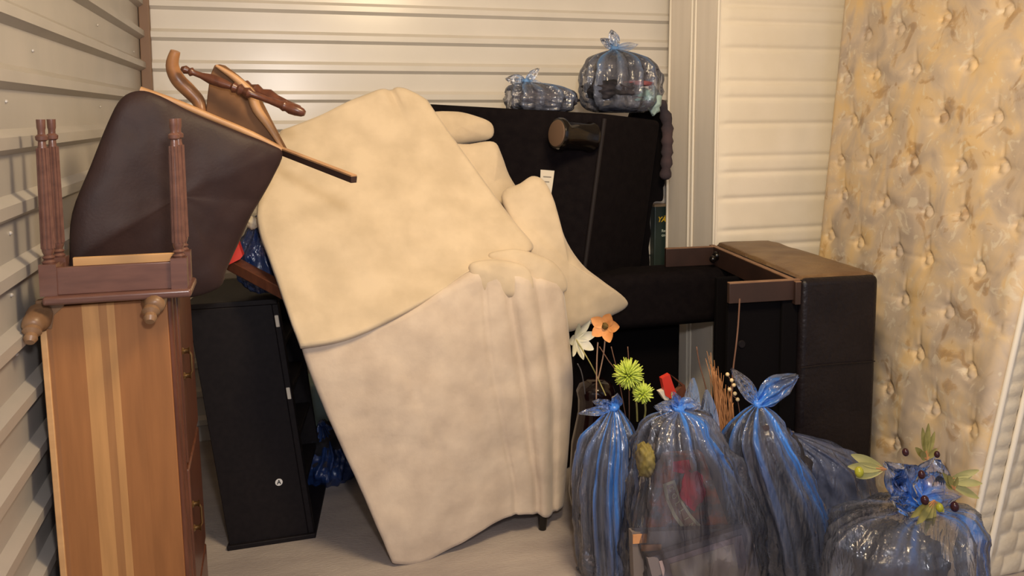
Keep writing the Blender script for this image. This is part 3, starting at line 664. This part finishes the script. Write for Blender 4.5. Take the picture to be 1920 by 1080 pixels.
# stack of things behind: dark cloth hanging and the green carton
MB_ = slab([[P(u, v, 3.60) for u in us] for v, us in ((205,(1190,1215,1240)),(240,(1180,1215,1248)),(310,(1170,1210,1250)),(372,(1165,1200,1245)),(400,(1160,1190,1222)),(600,(1160,1190,1222)),(760,(1160,1190,1222)))], V(0,.05,0), rim=.015, n=8, bump=.012, fr=14)  # black sheet added to fill the dark gap beside the sofa
tag(MB_.build('filler', M['dust'], ang=180), 'black sheet added to fill the dark gap between the black sofa and box springs', 'filler')
hc = [P(1236,190,3.5), P(1250,225,3.5), P(1251,265,3.5), P(1250,300,3.5), P(1247,335,3.52)]
tag(MB().tube(cr(hc, 5), [.018+.012*abs(sin(i*1.1)) for i in range(21)], 12).build('hanging_cloth', M['cloth2'], ang=180), 'dark plum cloth hanging down the right side of the black sofa', 'cloth')
yc = 3.868; gx0 = P(1227,430,yc).x; gx1 = gx0 + .13; gz0 = P(1227,478,yc).z-.05; gz1 = P(1227,384,yc).z
gc = thing('oil_carton', 'dark green carton with yellow lettering between the black sofa and box springs', 'carton', ((gx0+gx1)/2, yc+.05, 0))
MB().box(gx0, gx1, yc, yc+.05, 0.003, gz1).build('carton_body', M['green'], gc, bevel=.006)
MB().box(gx0-.002, gx1+.002, yc-.002, yc+.052, gz1-.012, gz1+.002).build('rim', M['foil'], gc, bevel=.003)
text('YAR', P(1232,412,yc)+V(.0,-.002,0), V(1,0,0), V(0,0,1), .038, M['yellow'], gc, slant=.3, align='LEFT')
MB().prism([P(1244,405,yc)+V(0,-.003,0), P(1262,405,yc)+V(0,-.003,0), P(1262,400,yc)+V(0,-.003,0)], V(0,.002,0)).build('yellow_mark', M['yellow'], gc, smooth=False)
text('Real', P(1240,433,yc)+V(.0,-.002,0), V(1,0,0), V(0,0,1), .020, M['palegreen'], gc, align='LEFT')
text('com', P(1240,441,yc)+V(.0,-.002,0), V(1,0,0), V(0,0,1), .020, M['palegreen'], gc, align='LEFT')

# bags on top of the black sofa
zs = zt
def topbag(u0, u1, vt, Y, nm, label, kpx, ears, seed, film_m, base=.18):
    cxp = P((u0+u1)/2, 200, Y); rx = (P(u1,200,Y).x - P(u0,200,Y).x)/2; z0 = zs + .004; z1 = P(kpx[0], kpx[1], Y).z; h = z1 - z0
    k = P(kpx[0], kpx[1], Y)
    return bag(nm, label, k, [(V(cxp.x*.6+k.x*.4, Y, z0+h*.86), rx*.72, rx*.6), (V(cxp.x, Y, z0+h*.62), rx*.95, rx*.8), (V(cxp.x, Y, z0+h*.33), rx*.97, rx*.82), (V(cxp.x, Y, z0+h*.08), rx*.85, rx*.75), (V(cxp.x, Y, z0), rx*.55, rx*.5)], film_m, ears=ears, seed=seed, base=base, pleat=.12, wr=.008), cxp, rx, z0, h
t1, c1, r1, z1, h1 = topbag(1087, 1238, 0, 3.42, 'rubbish_bag', 'large tied blue bag of clothes on the right end of the black sofa top', (1152, 92), [(P(1147,56,3.42), .030, (1,0,0)), (P(1126,72,3.42), .022, (1,0,.5)), (P(1196,84,3.42), .02, (1,0,-1))], 11, M['filmg'], base=.10)
blob('clothing_bundle', 'charcoal clothes in the upper right of the large bag on the black sofa', c1 + V(.035,-.01,z1+h1*.62-c1.z), r1*.62, r1*.6, h1*.24, M['cloth'], seed=2)
blob('clothing_bundle', 'black clothes in the lower left of the large bag on the black sofa', c1 + V(-.05,-.04,z1+h1*.36-c1.z), r1*.64, r1*.6, h1*.22, M['cloth'], seed=3)
blob('clothing_bundle', 'grey clothes at the left of the large bag on the black sofa', c1 + V(-.04,0,z1+h1*.64-c1.z), r1*.62, r1*.55, h1*.22, M['cloth4'], seed=4)
blob('clothing_bundle', 'mint green cloth low in the large bag on the black sofa', c1 + V(.055,-.06,z1+h1*.24-c1.z), r1*.36, r1*.35, h1*.16, M['mint'], seed=5)
blob('clothing_bundle', 'dusty rose cloth in the middle of the large bag on the black sofa', c1 + V(.03,-.11,z1+h1*.45-c1.z), r1*.40, r1*.2, h1*.05, M['pink'], seed=6)
blob('clothing_bundle', 'grey clothes at the bottom of the large bag on the black sofa', c1 + V(.0,-.02,z1+h1*.17-c1.z), r1*.75, r1*.6, h1*.15, M['cloth4'], seed=16)
t2, c2, r2, z2, h2 = topbag(945, 1080, 0, 3.42, 'rubbish_bag', 'small tied blue bag on the black sofa top left of the large bag', (986, 153), [(P(948,148,3.42), .026, (0,0,1)), (P(1010,128,3.42), .020, (1,0,0)), (P(1018,158,3.42), .016, (0,0,1))], 12, M['filmg'], base=.12)
blob('clothing_bundle', 'dark plum clothes inside the small bag on the black sofa', c2 + V(.03,-.01,z2+h2*.42-c2.z), r2*.78, r2*.55, h2*.38, M['cloth2'], seed=7, rough=.25)
blob('clothing_bundle', 'charcoal clothes low at the left in the small bag on the black sofa', c2 + V(-.03,-.03,z2+h2*.2-c2.z), r2*.6, r2*.5, h2*.18, M['cloth'], seed=17, rough=.25)
q = P(1226, 204, 3.36); tag(MB().ball(V(q.x, q.y, zs+.055), .034, .03, .055, n=24, m=16, rough=.3, seed=3).build('folded_cloth', M['teal'], ang=180), 'pale aqua cloth beside the large bag on the black sofa top', 'cloth')

# ------------------------------------------------------------------ brown leather armchair on its side at the right
tA = [V(1.772, 2.44, .935), V(2.055, 2.43, .95), V(2.20, 3.28, .945), V(1.915, 3.29, .935)]
tA = [P(1505,520,2.45), P(1650,512,2.43), P(1441,441,3.26), P(1340,453,3.27)]
zt3 = sum(p.z for p in tA)/4
for p in tA: p.z = zt3*.7 + p.z*.3
# shift vertical faces: bottom loop straight down
bB = [V(p.x - .012, p.y, 0) for p in tA]; bB[2].x += .0
ac = thing('leather_armchair', 'dark brown leather armchair lying on its side with its frame facing left', 'armchair', (sum(p.x for p in tA)/4, 2.85, 0))
def lerp4(s, d, z): # s 0 left..1 right, d 0 front..1 back
    a = tA[0].lerp(tA[1], s).lerp(tA[3].lerp(tA[2], s), d); return V(a.x, a.y, z)
mb = MB(); mb.hexa([lerp4(0,0,0), lerp4(1,0,0), lerp4(1,1,0), lerp4(0,1,0), lerp4(0,0,zt3-.012), lerp4(1,0,zt3-.012), lerp4(1,1,zt3-.012), lerp4(0,1,zt3-.012)])
mb.build('leather_body', M['leather2'], ac, bevel=.022, seg=5)
rows = []
for i in range(9):
    d = i/8; rows.append([lerp4(.015+.97*s, .012+.976*d, zt3 + .010*sin(pi*min(1,max(0,s)))**.5*sin(pi*d)**.3 - .006) for s in (0,.12,.3,.5,.7,.88,1)])
slab(rows, V(0,0,-.02), rim=.02, n=4, bump=.002).build('top_panel', M['leather3'], ac, ang=180)['label'] = 'tan leather panel on top'
# seams on the front
MB().tube([lerp4(.0, -.004, .60), lerp4(.3, -.006, .605), lerp4(.97, -.004, .603)], .0022, 6).build('seam', M['leather2'], ac)
# frame rails sticking out to the left
lv = (tA[0] - tA[1]); lv.z = 0; lv = lv.normalized(); bv = (tA[3] - tA[0]); bv.z = 0; bv = bv.normalized()
def rail(nm, p, length, hgt, th):
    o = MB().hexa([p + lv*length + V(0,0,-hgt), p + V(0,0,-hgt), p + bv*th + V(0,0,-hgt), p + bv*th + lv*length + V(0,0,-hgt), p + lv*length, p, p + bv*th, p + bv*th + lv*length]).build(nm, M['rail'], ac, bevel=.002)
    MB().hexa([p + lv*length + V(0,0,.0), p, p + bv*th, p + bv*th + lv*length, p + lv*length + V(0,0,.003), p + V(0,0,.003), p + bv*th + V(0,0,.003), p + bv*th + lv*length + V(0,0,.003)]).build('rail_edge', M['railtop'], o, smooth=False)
    return o
f0 = tA[0] + bv*.015 + V(0,0,-.016)
rail('front_rail', f0, .272, .070, .022)
b0 = tA[3] - bv*.05 + V(0,0,-.020)
rail('rear_rail', b0, .25, .08, .022)
# long rail along the body top-left edge
p0 = tA[0] + V(0,0,-.020) + lv*.004; p1 = tA[3] + V(0,0,-.020) + lv*.004
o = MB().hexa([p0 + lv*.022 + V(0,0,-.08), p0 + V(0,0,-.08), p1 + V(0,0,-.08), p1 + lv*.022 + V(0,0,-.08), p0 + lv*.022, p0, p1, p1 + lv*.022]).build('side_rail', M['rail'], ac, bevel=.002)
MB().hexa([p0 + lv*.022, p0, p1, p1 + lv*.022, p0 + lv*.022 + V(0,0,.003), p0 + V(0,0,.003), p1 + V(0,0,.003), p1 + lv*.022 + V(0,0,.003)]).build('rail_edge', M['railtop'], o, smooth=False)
# inner fabric panels closing the seat box
g0 = f0 + bv*.03 + V(0,0,-.08)
def wallp(nm, s0, s1, b0_, b1_, z0, z1, m_):
    o_ = tA[0]; c = [o_ + lv*s0 + bv*b0_, o_ + lv*s1 + bv*b0_, o_ + lv*s1 + bv*b1_, o_ + lv*s0 + bv*b1_]
    return MB().hexa([V(p.x,p.y,z0) for p in c] + [V(p.x,p.y,z1) for p in c]).build(nm, m_, ac, bevel=.006)
wallp('fabric_panel', .0, .262, .045, .07, 0.0, zt3-.09, M['dust'])
wallp('inner_post', .0, .062, .025, .06, 0.0, zt3-.085, M['dust'])
wallp('fabric_panel', .0, .12, .50, .53, 0.0, zt3-.10, M['dust'])
q = P(1392, 646, 2.50)
tt_ = tA[0] + lv*.20 + bv*.045
bt = P(1392,646, tt_.y-.004); MB().lathe(bt, bt + V(0,.012,0), [(0,.012),(.5,.016),(1,.016)], 20).build('button', M['blackm'], ac)
hg = thing('hinge_bracket', 'small dark metal bracket', 'bracket', (0,0,0)); bpy.data.objects.remove(hg)
q = tA[3] - bv*.10 + V(0,0,-.05) + lv*.03; MB().ball(q, .02, n=12, m=8).ball(q+V(-.03,-.02,-.01), .016, n=12, m=8).build('hinge', M['gloss'], ac)
cdp = cr([P(1387,560,2.43), P(1384,610,2.43), P(1380,650,2.42), P(1375,690,2.42), P(1372,735,2.40), P(1373,800,2.4)], 4)
tag(MB().tube(cdp, .0028, 6).build('cord', M['twig']), 'thin brown cord hanging from the armchair frame rail', 'cord')

# ------------------------------------------------------------------ front row of bags
def fbag(nm, label, k, ringpx, Y, m_, seed, ears=(), **kw):
    kp = P(k[0], k[1], Y); rs = []
    for (u0, u1, v, ry) in ringpx:
        a = P(u0, v, Y); b = P(u1, v, Y); rs.append((V((a.x+b.x)/2, Y, a.z), (b.x-a.x)/2, ry))
    a = rs[-1]; rs.append((V(a[0].x, Y, .02), a[1]*.97, a[2]*.97)); rs.append((V(a[0].x, Y, .004), a[1]*.7, a[2]*.7))
    return bag(nm, label, kp, rs, m_, seed=seed, ears=ears, **kw)
fS = 3*pi/2  # angle facing the camera
fbag('rubbish_bag', 'tall tied blue bag directly right of the beige sofa, leftmost on the floor', (1151,764), [(1128,1172,785,.03),(1095,1190,830,.08),(1080,1190,900,.10),(1080,1186,980,.11),(1088,1186,1060,.11)], 2.36, M['film'], 21,
     ears=[(P(1112,752,2.36), .02, (0,0,1)), (P(1158,738,2.36), .022, (1,0,0)), (P(1085,775,2.36), .016, (0,0,1))], base=.06, pleat=.26, fall=2.6, streaks=[(fS-.05,.45,.5,.8),(fS-.8,.15,.25,.9)])
fbag('rubbish_bag', 'clear blue bag showing a red rose book and framed picture', (1272,768), [(1215,1330,790,.06),(1196,1345,830,.10),(1188,1375,880,.11),(1180,1402,960,.12),(1178,1415,1050,.12)], 2.20, M['film'], 22, sq=1,
     ears=[(P(1228,762,2.2), .03, (0,0,1)), (P(1312,758,2.2), .03, (0,0,1)), (P(1262,735,2.2), .02, (1,0,0))], base=.02, pleat=.20, fall=5.5, streaks=[(fS+.6,.32,.5,.6),(fS-.65,.16,.25,.55),(fS+.05,.45,.45,.26)])
fbag('rubbish_bag', 'blue bag with two upright knotted ears in front of the brown armchair', (1421,758), [(1385,1455,785,.04),(1362,1478,830,.09),(1375,1510,900,.12),(1395,1540,980,.13),(1405,1556,1060,.13)], 2.22, M['film'], 23,
     ears=[(P(1495,705,2.2), .045, (.3,0,1)), (P(1372,692,2.22), .026, (1,0,.3))], base=.06, pleat=.24, fall=2.6, streaks=[(fS+.6,.36,.65,1.1),(fS-.35,.14,.2,.9)])
fbag('rubbish_bag', 'dark blue bag slumped behind the olive twig bag, beside the brown armchair', (1478,812), [(1470,1530,830,.06),(1478,1600,868,.11),(1490,1625,930,.13),(1490,1630,1000,.13)], 2.30, M['filmd'], 24, base=.26, pleat=.08, neck=.3)
fbag('rubbish_bag', 'blue tied bag at bottom right with olive twigs on top, before the mattress', (1718,944), [(1690,1755,955,.05),(1610,1808,975,.12),(1568,1822,1010,.17),(1556,1822,1060,.18)], 1.86, M['film'], 25,
     ears=[(P(1662,868,1.86), .07, (1,0,.4)), (P(1752,858,1.86), .07, (1,0,-.3)), (P(1712,875,1.87), .05, (1,.3,0)), (P(1800,930,1.84), .04, (0,0,1)), (P(1668,935,1.84), .03, (0,0,1))], base=.07, pleat=.16, wr=.007, fall=4.5, streaks=[(fS-.5,.2,.3,.8),(fS+.7,.35,.8,.7)])
# contents
def inb(nm, label, u, v, Y, rx, ry, rz, m_, seed, rough=.35, cat='clothing'): return blob(nm, label, P(u, v, Y), rx, ry, rz, m_, seed=seed, rough=rough, cat=cat)
def inz(nm, label, u, Y, z, rx, ry, rz, m_, seed, rough=.35): q = P(u, 1000, Y); return blob(nm, label, V(q.x, Y, z), rx, ry, rz, m_, seed=seed, rough=rough)
inz('clothing_bundle', 'dark clothes filling the tall bag right of the beige sofa', 1137, 2.37, .27, .058, .075, .26, M['cloth'], 31, .15)
inz('clothing_bundle', 'dark grey clothes filling the bag with two upright ears', 1472, 2.24, .23, .085, .09, .22, M['cloth'], 33, .2)
inz('clothing_bundle', 'plum clothes at the left inside the bag with two upright ears', 1420, 2.20, .40, .05, .06, .13, M['cloth2'], 34, .2)
inz('clothing_bundle', 'navy clothes in the slumped dark bag beside the brown armchair', 1560, 2.31, .16, .10, .10, .15, M['cloth3'], 35, .12)
inz('clothing_bundle', 'charcoal clothes in the bag with the olive twigs', 1690, 1.88, .17, .125, .10, .135, M['cloth'], 36, .25)
inz('clothing_bundle', 'dark clothes at the back of the rose book bag', 1290, 2.25, .26, .13, .05, .26, M['cloth2'], 37, .12)
inb('patterned_pouch', 'mustard patterned pouch at the upper left inside the rose book bag', 1210, 862, 2.14, .025, .04, .05, M['gold'], 38, .2, 'pouch')
# rose printed book
Yb = 2.165
bkp = [(1250,855),(1318,850),(1366,985),(1362,1000),(1212,1000),(1224,940)]
rb = thing('rose_book', 'book with a red rose and cream banner inside the clear bag', 'book', P(1290,1000,Yb))
MB().prism([P(u,v,Yb) for u,v in bkp], (0,.03,0)).build('cover', M['fruit'], rb, smooth=False)
def flatp(pts, Y, m_, nm, par, th=.0012): return MB().prism([P(u,v,Y) for u,v in pts], (0,th,0)).build(nm, m_, par, smooth=False)
rnd = random.Random(5); rr = []
for k in range(26):
    a_ = 2*pi*k/26; r_ = 1 + .10*sin(5*a_) + .06*sin(9*a_+1); rr.append((1299+23*r_*cos(a_), 918+36*r_*sin(a_)))
flatp(rr, Yb-.002, M['rose'], 'rose_print', rb)
flatp([(1262,866),(1292,862),(1296,880),(1280,888),(1262,884)], Yb-.002, M['rose'], 'rose_print', rb)
flatp([(1243,908),(1265,900),(1276,935),(1296,965),(1325,996),(1282,996),(1262,968),(1248,936)], Yb-.003, M['banner'], 'banner', rb)
flatp([(1250,911),(1262,907),(1273,938),(1292,968),(1312,992),(1288,992),(1268,965),(1255,936)], Yb-.0042, M['banner2'], 'banner_field', rb)
for k, (chh, u, v) in enumerate(zip('COLLIN', (1257,1262,1268,1276,1285,1295), (915,929,943,957,971,984))):
    an = -1.15+.12*k*0; xa_ = V(cos(an),0,sin(an)); text(chh, P(u,v,Yb)+V(0,-.0056,0), xa_, V(-xa_.z,0,xa_.x), .022, M['banner'], rb, 'letter')
# framed picture and flat box inside the same bag
fp = [(1214,1047),(1408,985),(1432,1120),(1240,1150)]
Yf = 2.105
fr_ = thing('framed_picture', 'grey framed picture with cream mat slanting inside the clear rose book bag', 'picture', P(1320,1120,Yf))
def inset(pts, c, s): return [(c[0]+(u-c[0])*s, c[1]+(v-c[1])*s) for u,v in pts]
cc = (sum(p[0] for p in fp)/4, sum(p[1] for p in fp)/4)
flatp(fp, Yf, M['frame'], 'frame', fr_, .02); flatp(inset(fp, cc, .80), Yf-.003, M['matb'], 'mat_board', fr_); flatp(inset(fp, cc, .62), Yf-.005, M['art'], 'picture', fr_)
bx = thing('flat_box', 'flat grey cardboard box with an orange sleeve inside the clear bag', 'box', P(1270,1100,2.145))
flatp([(1185,998),(1392,990),(1400,1120),(1190,1120)], 2.135, M['boxg'], 'carton', bx, .025); flatp([(1187,1003),(1212,1001),(1212,1018),(1187,1020)], 2.130, M['copper'], 'sleeve', bx, .003); flatp([(1203,1022),(1240,1021),(1240,1032),(1203,1034)], 2.130, M['copper'], 'sleeve', bx, .003)

# dark glazed vase behind the first bag
q = P(1117, 735, 2.62); vz = q.z
tag(MB().lathe((q.x, 2.62, .002), (q.x, 2.62, vz+.045), [(0,.06),(.02,.07),(.3,.095),(.6,.085),(.8,.062),(.88,.062),(.93,.068),(.97,.058),(1,.03)], 40).build('vase', M['vase'], ang=180), 'dark glossy vase between the beige sofa and the front bags', 'vase')

# ------------------------------------------------------------------ flowers and twigs
def petal(c, d, n, L_, W_, curl=.2, tw=.0):
    d = d.normalized(); n = (n - d*n.dot(d)).normalized(); sx = d.cross(n); G = []
    for i in range(9):
        s = i/8; wd = W_*(sin(pi*min(1, .06 + s*.92))**.75); row = []
        for j in range(5):
            q = j/2 - 1; row.append(c + d*L_*s + n*(curl*L_*s*s - .25*wd*q*q*-1) + sx*(q*wd))
        G.append(row)
    return G
def flower(nm, label, cat, c, axis, npet, L_, W_, curl, m_, stem_to, center=None, jitter=.15, spread=.5, stem_m=M['leaf']):
    t = thing(nm, label, cat, stem_to); axis = Vector(axis).normalized(); x = axis.orthogonal().normalized(); y = axis.cross(x); rnd = random.Random(npet)
    for k in range(npet):
        a_ = 2*pi*k/npet + rnd.uniform(-jitter, jitter); d = x*cos(a_) + y*sin(a_) + axis*spread
        MB().grid(petal(c, d, axis, L_*rnd.uniform(.85,1.1), W_, curl)).build('petal', m_, t, ang=180)
    if center: MB().ball(c + axis*.006, .011, n=12, m=8, rough=.3).build('flower_centre', center, t)
    MB().tube(cr([c, c.lerp(stem_to, .5) + V(.006,0,0), stem_to], 5), .0022, 6).build('stem', stem_m, t)
    return t
flower('white_lily', 'white lily with pointed petals poking from under the cream pillow', 'flower', P(1080,636,2.64), (.6,-1,.0), 7, .085, .018, .15, M['lily'], P(1136,742,2.5), None, spread=.25)
flower('orange_flower', 'orange silk flower below the tip of the cream pillow', 'flower', P(1136,611,2.44), (-.75,-.8,.1), 5, .052, .020, .1, M['orange'], P(1122,710,2.5), M['brownc'], spread=.25, stem_m=M['twigp'])
def mum(c, R, n, label, stem_to, sd):
    t = thing('chrysanthemum', label, 'flower', stem_to, 'lime chrysanthemums'); rnd = random.Random(sd); mb = MB()
    for k in range(n):
        z = 1 - 2*(k + .5)/n; a_ = k*2.39996; r_ = math.sqrt(1 - z*z); d = V(r_*cos(a_), r_*sin(a_), z) + V(rnd.uniform(-.1,.1), rnd.uniform(-.1,.1), rnd.uniform(-.1,.1)); d.normalize()
        L_ = R*rnd.uniform(.82, 1.08); mb.tube([c + d*R*.15, c + d*L_*.6, c + d*L_ + V(0,0,.003)], [.0024, .0034, .0012], 5)
    o = mb.build('petals', M['lime'], t, ang=180); o['kind'] = 'stuff'
    MB().ball(c, R*.35, n=14, m=8).build('flower_head', M['leaf'], t)
    MB().tube(cr([c, c.lerp(stem_to,.5)+V(.01,0,0), stem_to], 5), .003, 6).build('stem', M['leaf'], t)
mum(P(1178,702,2.32), .050, 190, 'larger round lime chrysanthemum above the tied blue bag', P(1195,790,2.34), 1)
mum(P(1205,738,2.30), .036, 110, 'smaller lime chrysanthemum right below the round one', P(1205,800,2.32), 2)
def sticks(nm, label, cat, lines, m_, r=.0022, group=None):
    mb = MB()
    for l in lines: mb.tube(cr([P(*a) for a in l], 4), r, 6)
    return tag(mb.build(nm, m_, ang=180), label, cat, group)
sticks('twig', 'pale thin twig rising between the orange flower and vase', 'twig', [[(1121,642,2.46),(1119,680,2.48),(1118,760,2.5)]], M['twigp'])
sticks('twig', 'thin grey twig left of the lime chrysanthemum, by the beige sofa', 'twig', [[(1083,682,2.5),(1092,705,2.55),(1102,775,2.62)]], M['cloth4'], .0018)
sticks('twig', 'forked brown twig behind the round lime chrysanthemum', 'twig', [[(1124,650,2.42),(1140,675,2.42),(1158,705,2.42),(1175,790,2.42)],[(1146,650,2.42),(1153,678,2.42),(1165,720,2.42)],[(1177,650,2.42),(1179,690,2.42),(1180,790,2.42)]], M['twig'], .0016)
sticks('twig', 'tall dark twig in front of the box spring side', 'twig', [[(1306,650,2.4),(1312,685,2.4),(1324,730,2.4),(1335,800,2.4)]], M['twig'], .0022)
# dried straw bunch
t = thing('dried_grass', 'bunch of orange-brown dried grass left of the cream berries', 'dried plant', P(1360,830,2.36)); rnd = random.Random(3); mb = MB()
for k in range(46):
    a_ = rnd.random(); b0_ = P(1360+rnd.uniform(-14,22), 850, 2.36+rnd.uniform(-.02,.02)); tipp = P(1322+rnd.uniform(-4,10)+a_*48, 660+a_*85+rnd.uniform(-8,20), 2.36+rnd.uniform(-.03,.03))
    mb.tube(cr([b0_, b0_.lerp(tipp,.5)+V(rnd.uniform(-.006,.006),0,0), tipp], 4), [.0022]*5+[.0018,.0016,.0012,.0006], 5)
mb.build('grass_stalks', M['straw'], t, ang=180)['kind'] = 'stuff'
t = thing('berry_sprig', 'sprig of cream berries beside the two-eared blue bag', 'dried plant', P(1392,820,2.28))
MB().tube(cr([P(1364,702,2.28), P(1374,722,2.28), P(1373,740,2.28), P(1384,755,2.28), P(1392,820,2.28)], 4), .0016, 6).build('stem', M['twig'], t)
for u, v in ((1364,702),(1372,713),(1368,730),(1378,738),(1383,749),(1376,722),(1394,790),(1400,805),(1397,830)): MB().ball(P(u,v,2.275), .0065, n=12, m=8).build('berry', M['berry'], t)
# red ribbon cardboard and grey leaf shapes on the rose bag
t = thing('gift_box', 'red and white corner of a gift box behind the rose book bag', 'box', P(1262,800,2.42))
MB().prism([P(u,v,2.40) for u,v in ((1241,710),(1256,702),(1262,720),(1268,736),(1258,748),(1248,742))], (0,.02,0)).build('red_side', M['red'], t, smooth=False)
MB().prism([P(u,v,2.405) for u,v in ((1236,735),(1250,730),(1256,752),(1246,750))], (0,.02,0)).build('white_flap', M['paper'], t, smooth=False)
MB().prism([P(u,v,2.42) for u,v in ((1257,702),(1284,722),(1290,745),(1310,762),(1306,800),(1262,800),(1262,740),(1280,724))], (0,.02,0)).build('red_edge', M['woodd'], t, smooth=False)
for k, (tip, bs_, sd, lab) in enumerate((((1293,708,2.32), (1288,840,2.26), 41, 'left'), ((1318,730,2.32), (1335,860,2.26), 42, 'right'))):
    G = petal(P(*bs_), P(*tip)-P(*bs_), V(0,-1,0), (P(*tip)-P(*bs_)).length, .035, .1)
    mb = MB().grid(G); tag(mb.build('film_scrap', M['filmg'], attr=[.35]*len(mb.v), ang=180), f'{lab}hand grey-blue plastic flap standing up behind the rose book bag', 'plastic flap')

# ------------------------------------------------------------------ olive twigs on the bottom-right bag
def sprig(label, base, leaves, olives, m_, Y):
    t = thing('olive_twig', label, 'olive twig', P(base[0], base[1], Y), 'artificial olive twigs'); b_ = P(base[0], base[1], Y)
    for (u, v, wd, y_) in leaves:
        tip = P(u, v, y_); st = b_.lerp(tip, .12); MB().grid(petal(st, tip - st, V(0,-1,.2), (tip-st).length, wd, .12)).build('leaf', m_, t, ang=180)
        MB().tube([b_, st.lerp(tip,.15)], .0022, 6).build('leaf_stem', M['straw'], t)
    for (u, v, r_, gm) in olives: MB().ball(P(u,v,Y-.03), r_, r_, r_*1.25, n=16, m=10).build('olive', M[gm], t)
sprig('olive twig spreading left with pale leaves and a green olive', (1662,880), [(1588,850,.014,1.84),(1581,872,.014,1.83),(1600,893,.013,1.84)], [(1611,885,.012,'oliveg')], M['leafl'], 1.84)
sprig('olive twig pointing straight up with dull green leaves', (1738,862), [(1735,792,.011,1.85),(1724,800,.010,1.85),(1748,808,.010,1.85),(1755,840,.010,1.84),(1712,838,.010,1.84),(1722,848,.012,1.83)], [(1698,848,.009,'oliveb'),(1757,852,.008,'oliveb')], M['leaf'], 1.84)
sprig('olive twig spreading right towards the mattress with pale leaves', (1775,902), [(1830,880,.012,1.84),(1836,905,.012,1.83),(1828,932,.012,1.84),(1818,892,.009,1.84)], [(1728,890,.010,'oliveb')], M['leafl'], 1.84)
sprig('olive twig bending down over the bag with dark olives', (1752,938), [(1702,968,.012,1.80),(1712,985,.012,1.79),(1728,1000,.012,1.79),(1745,985,.010,1.80),(1768,960,.010,1.80)], [(1734,938,.011,'oliveb'),(1790,950,.012,'oliveb'),(1762,952,.010,'oliveg')], M['leaf'], 1.81)
sprig('short olive twig between the right leaves and the knot', (1790,918), [(1762,884,.009,1.82),(1775,890,.010,1.82),(1793,893,.008,1.82),(1770,905,.009,1.82)], [], M['leaf'], 1.82)
